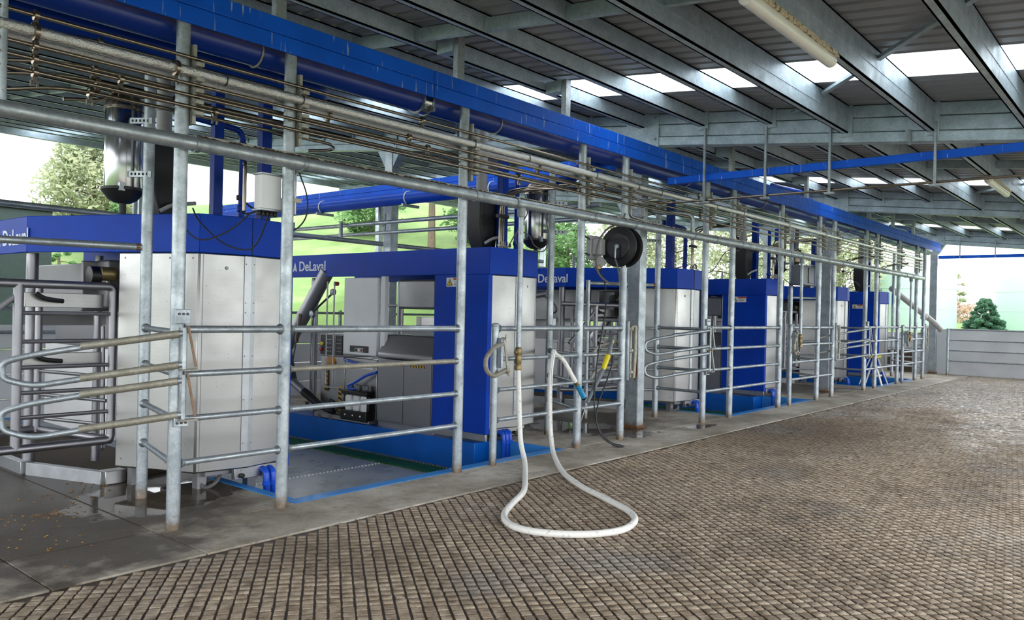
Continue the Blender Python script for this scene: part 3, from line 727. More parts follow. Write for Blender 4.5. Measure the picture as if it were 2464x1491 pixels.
# ================================================================== OVERHEAD
bb = thing('overhead_beam', 'long blue steel beam running along the top of all the posts', 'beam', (3, YF, 3.36))
cuts = [-1.5, 4.9, 9.7, 14.6, 19.6, 24.1]
for a, b in zip(cuts[:-1], cuts[1:]):
    s_ = MB().box(a+.002, b-.002, YF-.07, YF-.046, 3.36, 3.475).build('lower_channel', 'blue_beam', bb, bevel=.006)
    MB().box(a+.004, b-.004, YF-.064, YF-.040, 3.48, 3.60).build('upper_channel', 'blue_beam', bb, bevel=.006)
YV, ZV = 5.328, 3.388
bp = thing('vacuum_pipe', 'large dusty blue pipe slung just behind the long overhead beam', 'pipe', (3, YV, 3.4))
MB().cyl((-1.5, YV, ZV), (23.9, YV, ZV), .105, 28).build('pipe', 'blue_pipe_dusty', bp)
for x in (4.99, 11.35, 19.1):
    m = MB(); m.lathe([(.108, -.06), (.117, -.055), (.117, .055), (.108, .06)], (x, YV, ZV), (1, 0, 0), 28); cl = m.build('coupling', 'polished', bp)
    m = MB()
    for dx in (-.055, .05): m.lathe([(.117, dx-.008), (.125, dx-.006), (.125, dx+.006), (.117, dx+.008)], (x, YV, ZV), (1, 0, 0), 28); m.box(x+dx-.012, x+dx+.012, 5.20, 5.24, 3.29, 3.33)
    m.build('band', 'galv_dark', cl)
for x in (3.3, 6.0, 8.35, 10.0, 12.6, 15.2, 17.0, 20.6, 22.8):
    m = MB(); m.tube([(x, YV+.111*math.cos(a), ZV+.111*math.sin(a)) for a in [R(-200+q*22) for q in range(11)]], .008, 6); m.build('strap', 'galv_worn', bp)
b2 = thing('return_pipe', 'second blue pipe lower and behind the dusty one, at the left', 'pipe', (2, 5.72, 3.3))
MB().tube(fil([(-1.5, 5.72, 3.36), (4.2, 5.72, 3.36), (4.4, 6.2, 3.36)], .2), .085, 20).build('pipe', 'blue_pipe', b2)
# laterals across each robot pair
for k, (xl, lb) in enumerate(((8.0, 'blue cross pipe with beam running back behind the second robot'),)):
    lp = thing('cross_pipe', lb, 'pipe', (xl, 8, 3.1))
    MB().tube([(xl, 6.0, 3.135), (xl, 14.5, 3.135)], .092, 22).build('pipe', 'blue_cross', lp)
    MB().box(xl+.10, xl+.22, 5.3, 14.5, 3.235, 3.31).build('lower_channel', 'blue_beam', lp, bevel=.004)
    MB().box(xl+.105, xl+.225, 5.3, 14.5, 3.315, 3.40).build('upper_channel', 'blue_beam', lp, bevel=.004)
    for y in (7.1, 8.75, 10.8):
        m = MB(); m.tube([(xl+.098*math.cos(a), y, 3.135+.098*math.sin(a)) for a in [R(60+q*18) for q in range(11)]], .009, 6); st = m.build('strap', 'label_white', lp)
        MB().box(xl-.13, xl+.2, y-.02, y+.02, 3.0, 3.04).build('bracket', 'galv_dark', lp, bevel=.002)
    MB().tube(fil([(xl, 5.44, 3.36), (xl, 5.62, 3.3), (xl, 5.9, 3.135), (xl, 6.1, 3.135)], .12), .09, 18).build('elbow', 'blue_pipe', lp)
for xl, lb in ((15.2, 'blue hooked valve pipe on top of the beam before the second rafter'), (22.9, 'blue hooked valve pipe on top of the beam near the far corner')):
    t_ = thing('valve_pipe', lb, 'pipe', (xl, 5.2, 3.6))
    MB().tube(fil([(xl-1.1, 5.75, 3.9), (xl, 5.6, 3.9), (xl+.25, 5.4, 3.62)], .12), .035, 12).build('pipe', 'blue_plastic', t_)
    m = MB()
    for u in (.35, .6, .85): m.lathe([(.036, -.025), (.05, -.02), (.05, .02), (.036, .025)], (xl+.25*u, 5.6-.2*u, 3.9-.28*u), (.6, -.45, -.65), 12)
    m.build('valve', 'blue_plastic', t_)
# hangers from the purlins to the beam
for k, x in enumerate((3.36, 5.26, 6.92, 11.05, 14.1, 17.8, 19.6, 21.4)):
    h_ = thing('beam_hanger', ['first', 'second', 'third', 'fourth', 'fifth', 'sixth', 'seventh', 'eighth'][k]+' galvanised hanger from the left, from purlin to blue beam', 'hanger', (x, 5.25, 3.6), 'hangers along the blue beam')
    MB().box(x-.045, x+.045, 5.088, 5.148, 3.46, zr(5.2)-.06).build('strut', 'galv', h_, bevel=.004)
    MB().box(x-.055, x+.055, 5.148, 5.355, zr(5.2)-.19, zr(5.2)-.06).build('plate', 'galv_roof', h_, bevel=.003)
# crosswise blue rails hung under the rafters
for xr, zz, lb, hs, pipe in ((9.05, 3.155, 'blue crosswise rail hanging under the nearest rafter on four hangers', (4.5, 3.73, 3.0, 1.95, .5), True), (25.0, 3.25, 'thin blue crosswise rail hanging at the far end of the shed', (4.75, 3.9, 2.6), False)):
    t_ = thing('hanging_rail', lb, 'rail', (xr, 3, zz))
    MB().box(xr-.03, xr+.03, -3, 5.04 if pipe else 5.3, zz, zz+.085).build('rail', 'blue_beam', t_, bevel=.004)
    for y in hs: MB().box(xr-.115, xr-.09, y-.013, y+.013, (2.86 if pipe else zz), zr(y)-.2).build('hanger', 'galv_dark', t_, bevel=.002)
    if pipe:
        for y in hs: MB().box(xr-.13, xr-.07, y-.05, y+.05, 2.865, 2.89).build('bracket', 'galv_dark', t_, bevel=.002)
t_ = thing('water_line', 'thin brownish pipe slung beneath the blue crosswise rail', 'pipe', (9.0, 3, 2.9))
MB().tube(fil([(9.0, -3, 2.915), (9.0, 5.0, 2.915), (8.75, 5.2, 2.915)], .08), .014, 10).build('pipe', 'stainless_warm', t_)

# stainless lines clamped to the posts
def clamp(o, x, y, z, r):
    m = MB(); m.lathe([(r, -.018), (r+.018, -.012), (r+.018, .012), (r, .018)], (x, y, z), (1, 0, 0), 12); m.box(x-.012, x+.012, y-.012, y+.012, z-r-.05, z-r); m.box(x-.022, x-.012, y-.008, y+.008, z-r-.07, z-r-.035); m.box(x+.012, x+.022, y-.008, y+.008, z-r-.07, z-r-.035)
    m.build('clamp', 'stainless_warm', o)
def line(label, y, z, r, x0, x1, mat, cl, bend=None, end=None):
    o = thing('milk_line', label, 'pipe', (x0, y, z), 'stainless lines along the posts')
    pts = [(x0, y, z), (x1, y, z)]
    if bend: pts = bend + pts[0:]
    if end: pts = pts + end
    MB().tube(fil(pts, .18), r, 14).build('pipe', mat, o)
    for x in cl: clamp(o, x, y, z, r)
    return o
YA, YB = 5.045, 5.235
line('topmost thin steel line in front of the posts', YA, 3.13, .0125, .2, 22.0, 'stainless_warm', (1.72, 4.75, 9.9, 15.6))
fo = line('fat foil-wrapped line in front of the posts', YA, 3.035, .035, .2, 22.0, 'foil', (1.72, 2.55))
line('thin steel line just below the front foil-wrapped one', YA, 2.955, .0125, .2, 22.0, 'stainless_warm', (1.72, 4.6, 7.6))
line('second thin steel line below the front foil-wrapped one', YA, 2.88, .0125, .2, 22.0, 'stainless_warm', (1.72, 2.2, 7.1, 9.95))
line('lowest thin steel line in front of the posts', YA, 2.805, .0125, .2, 22.0, 'stainless_warm', (1.72, 2.83))
line('topmost thin steel line behind the posts', YB, 3.13, .0125, 1.95, 4.3, 'stainless_warm', (2.15,), [(1.3, 5.75, 3.10)], [(4.7, 5.5, 3.1)])
line('foil-wrapped line behind the posts', YB, 3.035, .035, .2, 9.3, 'foil', (3.9, 6.6), None, [(9.5, 5.6, 3.03)])
line('thin steel line behind the posts level with the foil wrap underside', YB, 2.955, .0125, 1.95, 8.6, 'stainless_warm', (2.12, 5.0), [(1.3, 5.8, 2.93)], [(8.9, 5.6, 2.95)])
line('second lowest thin steel line behind the posts', YB, 2.88, .0125, 1.95, 9.4, 'stainless_warm', (2.14, 6.3), [(1.3, 5.8, 2.85)], [(9.6, 5.7, 2.86)])
line('lowest thin steel line behind the posts, curving back at the left', YB, 2.805, .0125, 1.95, 3.95, 'stainless_warm', (2.1,), [(1.2, 5.9, 2.70)], [(4.1, 5.4, 2.80), (3.95, 5.55, 2.79)])
# bands on the foil wrap
for x in (2.9, 3.52, 5.4, 6.2, 7.4, 8.3, 8.85, 10.4, 11.3, 13.1, 14.9, 15.8, 17.8, 18.6, 20.3): MB().lathe([(.0352, -.006), (.0385, -.004), (.0385, .004), (.0352, .006)], (x, YA, 3.035), (1, 0, 0), 14).build('wrap_band', 'dark_metal', fo)
# slotted channel brackets on the posts carrying the lines
for rl, ps in ((r1, ('P1', 'P2', 'P3')), (r2_, ('P4', 'P5')), (r3, ('P7', 'P8', 'P9')), (r4, ('P10', 'P11')), (r5, ('P12', 'P13', 'P14')), (r6, ('P15',))):
    for p in ps:
        x = FEET[p]+.055; m = MB(); m.box(x-.012, x+.012, YF-.06, YF+.07, 2.70, 3.23)
        for z in (3.10, 3.0, 2.925, 2.85, 2.775): m.box(x-.012, x+.04, YA-.03, YA+.03, z-.02, z+.006)
        m.build('line_bracket', 'galv_worn', rl, bevel=.002)
# big galvanised water main in front of the posts
wm = thing('water_main', 'long galvanised water pipe across the posts below the steel lines', 'pipe', (3, 5.02, 2.56)); YM = 5.028; ZM = 2.562
MB().cyl((-.5, YM, ZM), (22.1, YM, ZM), .048, 22).build('pipe', 'galv', wm)
for x in (2.68, 3.52, 5.41, 6.0, 7.33, 8.2, 9.7, 10.36, 11.22, 13.1, 13.65, 14.95, 15.75, 17.8, 18.6, 20.4, 21.0): MB().lathe([(.0482, -.006), (.056, -.004), (.056, .03), (.0482, .034)], (x, YM, ZM), (1, 0, 0), 20).build('socket', 'galv_dark', wm)
MB().box(2.75, 21.8, YM+.02, YM+.055, ZM+.035, ZM+.072).build('cable_tray', 'rail_dirty', wm, bevel=.004)
m = MB()
for _ in range(420):
    x = random.uniform(2.7, 9.5); s_ = random.uniform(.006, .02); m.add([(x-s_, YM-.01, ZM+.046), (x+s_, YM-.012, ZM+.047), (x+s_*.6, YM+.03, ZM+.05), (x-s_*.7, YM+.03, ZM+.05), (x, YM+.01, ZM+.05+s_*.9)], [(0, 1, 4), (1, 2, 4), (2, 3, 4), (3, 0, 4)])
m.build('bird_dirt', 'grime', wm, smooth=0, kind='stuff')
drops = []
for x, zb in ((6.10, 1.13), (13.72, 1.2), (20.95, 1.2)):
    m = MB(); m.cyl((x, YM, ZM-.02), (x, YM, zb), .0255, 14); m.lathe([(.033, ZM-.13), (.04, ZM-.12), (.043, ZM-.05), (.05, ZM-.04)], (x, YM, 0), (0, 0, 1), 14); m.build('drop_pipe', 'galv', wm)
    m = MB(); m.lathe([(.026, zb+.02), (.036, zb), (.036, zb-.05), (.031, zb-.06), (.034, zb-.08), (.034, zb-.14), (.03, zb-.15), (.036, zb-.17), (.036, zb-.2), (.027, zb-.21)], (x, YM, 0), (0, 0, 1), 14)
    m.box(x-.055, x-.03, YM-.012, YM+.012, zb-.04, zb-.02); m.build('ball_valve', 'brass', wm)
for x_, r_ in ((1.56, .022),): MB().cyl((x_, YM+.02, ZM), (x_, YM+.02, 3.36), r_, 12).build('riser', 'galv', wm)

# ================================================================== WHITE WASH-DOWN HOSE
hs = thing('wash_hose', 'thick white wash-down hose looping onto the floor and back over the rail', 'hose', (6.1, 5.0, 0))
path = [(6.10, YM, .95), (6.085, 5.0, .75), (6.07, 4.97, .45), (6.05, 4.93, .22), (5.93, 4.78, .075), (5.62, 4.52, .028), (5.12, 4.13, .023), (4.72, 3.92, .023), (4.43, 3.75, .023), (4.26, 3.56, .023), (4.22, 3.36, .023), (4.31, 3.15, .023), (4.47, 2.99, .023), (4.70, 2.91, .023),
        (4.97, 2.98, .023), (5.17, 3.16, .023), (5.37, 3.48, .023), (5.60, 3.88, .023), (5.94, 4.32, .025), (6.38, 4.76, .06), (6.58, 4.96, .2), (6.60, 5.0, .5), (6.65, 5.04, .84), (6.735, YF-.045, 1.03), (6.80, YF-.01, 1.085), (6.865, YF+.01, 1.05), (6.92, YF-.05, .99), (7.02, YF-.10, .82), (7.075, YF-.115, .74)]
sp_ = spline(path, 8)
hz = MB().tube(sp_, .0245, 14).build('hose', 'white_hose_dirty', hs)
# printed line along the hose
off = []
for i, p in enumerate(sp_):
    tg = (sp_[min(i+1, len(sp_)-1)]-sp_[max(i-1, 0)]).normalized(); sd = tg.cross(Vector((0, 0, 1)))
    if sd.length < .2: sd = Vector((.75, -.66, 0))
    sd.normalize(); upv = sd.cross(tg); off.append(p+(sd*.62+upv*.72).normalized()*-.0238 if upv.z < 0 else p+(sd*.55+upv*.83).normalized()*.0238)
MB().tube(off[150:230], .0016, 5).build('stripe', 'hose_line', hz)
e1, e0 = sp_[-1], sp_[-3]; d = (e1-e0).normalized()
MB().lathe([(.022, -.02), (.027, -.015), (.027, .01), (.022, .015), (.026, .02), (.026, .035), (.021, .04)], e1, d, 14).build('hose_clamp', 'brass', hs)
MB().lathe([(.026, .03), (.031, .035), (.031, .075), (.027, .085), (.030, .16), (.030, .20), (.024, .205), (.018, .195)], e1, d, 16).build('nozzle', 'cyan_plastic', hs)
MB().lathe([(.025, .195), (.032, .197), (.032, .215), (.02, .215)], e1, d, 16).build('nozzle_ring', 'black_rubber', hs)
MB().lathe([(.0225, -.02), (.027, -.015), (.027, .02), (.0225, .025)], (6.10, YM, .935), (0, 0, 1), 14).build('top_clamp', 'galv_worn', hs)

# ================================================================== HOSE REEL, LANCE
rc = Vector((8.02, 5.10, 2.29))
rl_ = thing('hose_reel', 'round black hose reel on a grey bracket hung between the posts', 'reel', (8.05, 5.07, 2.05))
ax = Vector((-1, -.06, 0)).normalized()
MB().lathe([(.02, .045), (.145, .05), (.155, .04), (.232, .03), (.24, .018), (.22, .0)], rc, ax, 40).build('front_flange', 'black_plastic', rl_)
MB().lathe([(.13, -.005), (.16, -.01), (.16, -.115), (.13, -.12)], rc, ax, 32).build('drum_of_hose', 'black_rubber', rl_)
m = MB()
for q in range(5): m.tube([rc+ax*(-.02-q*.02)+(Vector((0, 0, 1))*math.sin(a)+ax.cross(Vector((0, 0, 1)))*math.cos(a))*.168 for a in [k*.262 for k in range(24)]], .009, 6, closed=True)
m.build('wound_hose', 'black_rubber', rl_)
MB().lathe([(.2, -.12), (.24, -.135), (.232, -.15), (.05, -.16)], rc, ax, 40).build('rear_flange', 'black_plastic', rl_)
m = MB(); m.lathe([(.012, .05), (.03, .055), (.025, .08), (.012, .085)], rc, ax, 12); m.tube(fil([rc+ax*.08, rc+ax*.1+Vector((0, 0, -.04)), rc+ax*.1+Vector((0, 0, -.14))], .02), .011, 10); m.build('swivel', 'galv', rl_)
m = MB(); m.box(7.86, 8.08, 5.40, 5.47, 2.14, 2.43); m.box(7.88, 8.02, 5.27, 5.40, 2.19, 2.38); m.build('bracket', 'grey_pvc', rl_, bevel=.015)
MB().beam((7.98, 5.30, 2.16), (7.93, 5.38, 2.04), .05, .12).build('guide_arm', 'grey_pvc', rl_, bevel=.008)
MB().lathe([(.02, -.03), (.035, -.02), (.035, .02), (.02, .03)], (7.92, 5.33, 2.045), (0, 0, 1), 12).build('hose_stop', 'brass', rl_)
for z in (2.38, 2.19): MB().cyl((7.27, YF, z), (7.9, 5.44, z), .012, 8).build('mount_arm', 'dark_metal', rl_)
fh = thing('feed_hose', 'grey hose drooping from the water pipe to the reel centre', 'hose', (7.9, 5.0, 1.7))
MB().tube(spline([(8.35, 5.2, 2.95), (8.05, 5.08, 2.62), (7.68, 5.06, 2.46), (7.52, 5.06, 2.30), (7.45, 5.04, 2.1), (7.47, 5.02, 1.95), (7.6, 4.97, 1.85), (7.75, 4.93, 1.85), (7.84, 4.98, 1.93), (7.9, 5.05, 2.06), tuple(rc+ax*.1+Vector((0, 0, -.15)))], 8), .011, 10).build('hose', 'cable_grey', fh)
bh = thing('washer_hose', 'thin black hose falling from the reel, looping on the floor to the lance', 'hose', (7.5, 5.0, 0))
MB().tube(spline([(7.92, 5.30, 2.02), (7.82, 5.15, 1.8), (7.62, 5.02, 1.5), (7.53, 5.03, 1.1), (7.47, 5.03, .75), (7.45, 5.02, .45), (7.48, 4.98, .22), (7.62, 4.92, .06), (7.72, 4.83, .012), (7.70, 4.79, .012), (7.62, 4.83, .02), (7.48, 4.92, .12), (7.42, 4.97, .3), (7.5, 5.0, .5), (7.68, 5.02, .72), (7.79, 5.02, .92), (7.80, 5.02, 1.0)], 8), .0085, 8).build('hose', 'cable', bh)
MB().tube([(7.60, 4.86, .03), (7.68, 4.82, .018)], [.012, .016], 10).build('joint', 'black_rubber', bh)
lc = thing('pressure_lance', 'yellow and grey pressure washer lance leaning on the railing', 'lance', (7.3, 5.2, 0))
g0, g1, g2, g3, g4 = Vector((7.83, 5.045, 1.20)), Vector((7.75, 5.05, 1.02)), Vector((7.66, 5.055, .86)), Vector((7.36, 5.06, .50)), Vector((7.29, 5.2, .01))
MB().tube([g0, g1], [.024, .027], 12).build('grip', 'grey_plastic', lc)
MB().tube([g0+Vector((-.004, -.018, -.005)), g0+Vector((-.02, -.02, -.04))], .008, 8).build('button', 'yellow', lc)
MB().tube([g1+Vector((.02, 0, .07)), g1+Vector((.075, 0, .05)), g1+Vector((.03, 0, -.0))], .009, 8).build('trigger', 'yellow', lc)
MB().tube([g1, g1+(g2-g1)*.85, g2], [.034, .03, .027], 14).build('collar', 'yellow', lc)
MB().tube([g2, g2+(g3-g2)*.3, g3], [.025, .026, .02], 12).build('barrel', 'grey_plastic', lc)
MB().tube([g3, Vector((7.30, 5.10, .28)), g4+Vector((.005, -.01, .05))], .006, 8).build('wand', 'stainless', lc)
MB().tube([g4+Vector((.006, -.012, .06)), g4], [.009, .02], 10).build('tip', 'grey_plastic', lc)
MB().tube([(7.80, 5.02, 1.02), (7.80, 5.02, .93)], .013, 10).build('hose_joint', 'black_rubber', lc)
# control box on the second post, cables
cb = thing('junction_box', 'pale grey steel box strapped to the second post near the top', 'box', (3.36, 5.28, 2.2))
MB().box(3.30, 3.47, 5.20, 5.30, 2.22, 2.47).build('body', 'white_panel', cb, bevel=.006)
m = MB(); pass
for z in (2.47, 2.205): MB().box(3.29, 3.48, 5.19, 5.31, z, z+.015).build('flange', 'aluminium', cb, bevel=.003)
m = MB()
for x in (3.31, 3.345, 3.38, 3.415, 3.45): MB().lathe([(.012, 0), (.016, .01), (.016, .03), (.01, .04)], (x, 5.25, 2.17), (0, 0, 1), 10).build('gland', 'black_plastic', cb)
MB().tube(fil([(3.34, 5.5, 2.58), (3.24, 5.33, 2.56), (3.24, 5.33, 2.2)], .05), .014, 10).build('conduit', 'stainless_warm', cb)
for i, (pts, lb) in enumerate((([(3.28, 5.30, 2.19), (3.22, 5.5, 2.06), (3.05, 5.6, 1.98), (2.98, 5.75, 2.1), (3.1, 6.0, 2.26)], 'black cable drooping from the junction box across the first canopy'), ([(3.43, 5.30, 2.19), (3.44, 5.45, 2.0), (3.40, 5.55, 1.93), (3.25, 5.65, 1.98), (3.2, 5.9, 2.15), (3.25, 6.1, 2.27)], 'second black cable looping from the junction box down the first canopy'))):
    t_ = thing('cable', lb, 'cable', pts[0]); MB().tube(spline(pts, 8), .006, 8).build('sheath', 'cable', t_)
t_ = thing('conduit_bundle', 'bundle of steel conduits strapped behind the second post', 'conduit', (3.56, 5.2, 2.2))
for k in range(3): MB().cyl((3.54+k*.022, 5.19, 2.2), (3.54+k*.022, 5.19, 2.55), .009, 8).build('conduit', 'stainless', t_)
MB().box(3.50, 3.62, 5.16, 5.22, 2.29, 2.32).build('clamp', 'stainless_warm', t_)
MB().tube(spline([(3.60, 5.17, 2.52), (3.66, 5.15, 2.35), (3.66, 5.15, 2.2), (3.60, 5.17, 2.10), (3.52, 5.2, 2.06)], 6), .006, 8).build('cable', 'cable', t_)
# fluorescent battens under the purlins
for (x0, y, lb) in ((4.40, 1.975, 'dirty fluorescent batten light on the purlin nearest the camera'), (12.0, 1.975, 'dirty fluorescent batten light farther along under the second bay')):
    zc = 3.385; t_ = thing('batten_light', lb, 'light', (x0, y, zc))
    MB().box(x0, x0+1.52, y-.045, y+.045, zc+.0, zc+.035).build('tray', 'batten_rusty', t_, bevel=.004)
    m = MB(); m.lathe([(.02, 0), (.045, .02), (.045, 1.5), (.02, 1.52)], (x0, y+.01, zc-.022), (1, 0, 0), 20); m.build('diffuser', 'lens_plastic', t_)
# grey drain pipe at the far end
t_ = thing('drain_pipe', 'fat grey plastic pipe slanting down to the end fence', 'pipe', (24.5, 5.8, 1.3))
MB().tube(fil([(22.95, 6.0, 2.35), (24.55, 5.25, 1.42), (24.75, 5.15, 1.25)], .15), .075, 18).build('pipe', 'grey_pvc', t_)
MB().lathe([(.076, -.03), (.09, -.02), (.09, .06), (.076, .07)], (24.1, 5.45, 1.60), (.8, -.4, -.35), 18).build('socket', 'grey_pvc', t_)
# step ladder
t_ = thing('step_ladder', 'white step ladder with a yellow top standing in the pit edge', 'ladder', (19.4, 5.45, 0)); lx, ly = 19.45, 5.42
for dx, dy, ex in ((-.16, -.13, -.24), (.16, -.13, .24), (-.16, .13, -.23), (.16, .13, .23)):
    MB().beam((lx+dx*.9, ly+dy*.3, .62), (lx+ex, ly+dy*1.9, 0.005), .045, .02).build('leg', 'label_white', t_)
MB().box(lx-.22, lx+.22, ly-.1, ly+.1, .62, .69).build('top_step', 'yellow', t_, bevel=.01)
for z in (.2, .4): MB().box(lx-.2-.03*(1-z), lx+.2+.03*(1-z), ly-.13, ly-.05, z, z+.03).build('step', 'label_white', t_, bevel=.003)

# ================================================================== MILKING ROBOTS
Y0 = 6.0
def logo(P, u, v0, z, parent, sgn, s=1.0):
    """white brand print on a fascia that faces -X: reading direction is -Y"""
    x = P(u, 0, 0)[0]; y0 = Y0+v0
    m = MB(); x_ = x-.0035; k = .125*s; s = s*1.15
    # triangular mark with a notch and a dot
    m.prism([(x_, y0, z), (x_, y0-.045*s, z+k), (x_, y0-.055*s, z+k*.78), (x_, y0-.026*s, z)], (.002, 0, 0))
    m.prism([(x_, y0-.052*s, z+k*.92), (x_, y0-.088*s, z), (x_, y0-.062*s, z), (x_, y0-.045*s, z+k*.58)], (.002, 0, 0))
    m.lathe([(.001, 0), (.012*s, 0), (.012*s, .002), (.001, .002)], (x_, y0-.043*s, z+.022*s), (1, 0, 0), 14)
    m.build('brand_mark', 'white_print', parent, smooth=0)
    text_mesh('DeLaval', .168*s, (x-.002, y0-.125*s, z+.004), (0, -1, 0), (0, 0, 1), 'white_print', parent, 'lettering', .0012, .0030)
def warning(P, u, v0, z, parent):
    x = P(u, 0, 0)[0]; y = Y0+v0
    pl = MB().box(x-.004, x-.001, y-.28, y, z, z+.105).build('sticker', 'label_white', parent, smooth=0)
    MB().box(x-.006, x-.004, y-.275, y-.115, z+.075, z+.102).build('header', 'label_orange', pl, smooth=0)
    m = MB(); m.prism([(x-.006, y-.008, z+.012), (x-.006, y-.055, z+.092), (x-.006, y-.102, z+.012)], (.002, 0, 0)); m.build('triangle', 'label_black', pl, smooth=0)
    m = MB(); m.prism([(x-.0075, y-.022, z+.02), (x-.0075, y-.055, z+.077), (x-.0075, y-.088, z+.02)], (.0016, 0, 0)); m.build('triangle_fill', 'label_yellow', pl, smooth=0)
    m = MB(); m.box(x-.009, x-.0075, y-.059, y-.051, z+.036, z+.06); m.box(x-.009, x-.0075, y-.059, y-.051, z+.025, z+.031)
    for q in range(3): m.box(x-.006, x-.004, y-.24+q*.01, y-.135, z+.02+q*.017, z+.025+q*.017)
    m.build('print', 'label_black', pl, smooth=0)
def hazard(P, u, v0, v1, z0, z1, parent, vertical=False):
    x = P(u, 0, 0)[0]-.003; m = MB(); b = MB()
    tp = MB().box(x, x+.002, Y0+v0, Y0+v1, z0, z1).build('hazard_tape', 'hazard_yellow', parent, smooth=0)
    w, h = abs(v1-v0), z1-z0; n = 6; L = h if vertical else w
    for q in range(n):
        a = q*L/n; s_ = L/n*.5
        if vertical: b.prism([(x-.0012, Y0+v0, z0+a), (x-.0012, Y0+v1, z0+a+s_*.5), (x-.0012, Y0+v1, min(z1, z0+a+s_*1.5)), (x-.0012, Y0+v0, z0+a+s_)], (.001, 0, 0))
        else: b.prism([(x-.0012, Y0+v0+a, z0), (x-.0012, Y0+v0+a+s_, z0), (x-.0012, Y0+v0+min(L, a+s_*1.7), z1), (x-.0012, Y0+v0+a+s_*.7, z1)], (.001, 0, 0))
    b.build('stripes', 'label_black', tp, smooth=0)
def robot(x, flip, label, detail):
    """x: world X of the cow-side front corner. u runs from there to the arm side."""
    sg = -1 if flip else 1
    rb = thing('milking_robot', label, 'milking robot', (x+sg*.4, Y0+1.5, 0))
    def P(u, v, z): return (x+sg*u, Y0+v, z)
    def bx(m, u0, u1, v0, v1, z0, z1): a, b = P(u0, v0, z0), P(u1, v1, z1); return m.box(a[0], b[0], a[1], b[1], z0, z1)
    def poly(pts, z0, z1): 
        m = MB(); return m.prism([P(u, v, z0) for u, v in pts], (0, 0, z1-z0))
    AP = (.42, -.07)
    # stainless front cabinet
    body = [(0, 0), AP, (.86, .02), (.86, .88), (.30, .92), (-.31, .72)]
    bo = poly(body, .15, 1.915).build('front_cabinet', 'stainless', rb, bevel=.012)
    # riveted cover strip over the centre seam, corner seam lines
    def on_front(u): return AP[1]*u/AP[0] if u <= AP[0] else AP[1]+(.02-AP[1])*(u-AP[0])/(.86-AP[0])
    m = MB(); ua, ub = (.37, .42) 
    for (a, b) in ((.365, .42), (.42, .465)):
        m.prism([P(a, on_front(a)-.006, .30), P(b, on_front(b)-.006, .30), P(b, on_front(b)-.006, 1.905), P(a, on_front(a)-.006, 1.905)], (0, .004, 0))
    st = m.build('cover_strip', 'aluminium', bo)
    for z in (.36, .72, 1.08, 1.44, 1.52, 1.84):
        for a in (.378, .452): MB().lathe([(.006, 0), (.004, .004)], (P(a, on_front(a)-.006, z)), (0, -1, 0), 8).build('rivet', 'stainless_dark', st)
    for a in (.03, .835):
        m = MB(); m.prism([P(a, on_front(a)-.002, .16), P(a+.005, on_front(a+.005)-.002, .16), P(a+.005, on_front(a+.005)-.002, 1.91), P(a, on_front(a)-.002, 1.91)], (0, .002, 0)); m.build('seam', 'stainless_dark', bo, smooth=0)
    m = MB(); m.lathe([(.015, 0), (.013, .006), (.006, .006)], P(.22, on_front(.22), 1.80), (0, -1, 0), 14); m.build('lock', 'galv_dark', bo)
    # rivets along the cow-side panel
    d = Vector((-.31*sg, .72, 0)).normalized(); nrm = Vector((-d.y*sg, d.x*sg, 0)) if not flip else Vector((d.y, -d.x, 0))
    for q in (.06, .28, .55, .72):
        for z in (1.87, .22): MB().lathe([(.008, 0), (.005, .004)], Vector(P(0, 0, z))+d*q, nrm, 8).build('rivet', 'stainless_dark', bo)
    # blue fascia ring with flared cow side
    path = [(.865, 4.3), (.865, .0), (.42, -.085), (-.005, -.01), (-.70, 1.6), (-.70, 4.3)]
    wp = [P(u, v, 0) for u, v in path]
    if flip: wp = wp[::-1]
    fa_ = MB().strip([(p[0], p[1]) for p in wp][::-1], 1.915, 2.225, .03).build('canopy', 'blue_panel', rb, bevel=.006)
    m = MB(); m.prism([P(u, v, 2.17) for u, v in ((.83, 4.25), (.83, .05), (.42, -.03), (.03, .03), (-.66, 1.62), (-.66, 4.25))], (0, 0, .02)); m.build('canopy_deck', 'blue_panel', rb)
    for a in (.42,):
        MB().box(P(a-.002, 0, 0)[0], P(a+.002, 0, 0)[0], Y0-.0885, Y0-.08, 1.92, 2.22).build('seam', 'label_black', fa_, smooth=0)
    if not flip: logo(P, -.70, 2.33, 1.985, fa_, sg)
    else: logo(P, .865, 3.77, 2.0, fa_, sg)
    # support legs, front bracket with black foot knob, blue drain elbows
    for (u, v, z) in ((.08, .1, 0), (-.22, .6, 0), (.66, .3, -.3)):
        m = MB(); bx(m, u, u+.08, v, v+.08, z, .16); m.build('support_leg', 'stainless_dark', rb)
    m = MB(); bx(m, .34, .80, -.02, .03, .055, .15); bk = m.build('foot_bracket', 'stainless', rb, bevel=.004)
    MB().lathe([(.014, 0), (.02, .008), (.02, .03), (.012, .036)], P(.40, -.02, .085), (0, -1, 0), 12).build('knob', 'black_plastic', bk)
    for q in range(3 if flip else 2):
        u = .60+.065*q if not flip else .66-.06*q
        m = MB(); m.tube(fil([P(u, .02, .115), P(u, -.075, .115), P(u+.0, -.09, -.02), P(u, -.085, -.35)], .06), .027, 14)
        m.lathe([(.028, -.02), (.034, -.015), (.034, .015), (.028, .02)], P(u, -.088, .0), (0, 0, 1), 14); m.build('drain_elbow', 'blue_plastic', rb)
    m = MB(); bx(m, .84, .875, .0, .86, .02, .10); bx(m, .12, .80, .05, .8, .10, .15); m.build('base_skirt', 'stainless_dark' if not flip else 'stainless', rb, bevel=.004)
    if not flip: MB().tube(spline([P(.10, .2, .2), P(.12, .1, .02), P(.2, .06, -.0+.03), P(.28, .1, .1), P(.3, .2, .2)], 6), .016, 10).build('drain_hose', 'cable_grey', rb)
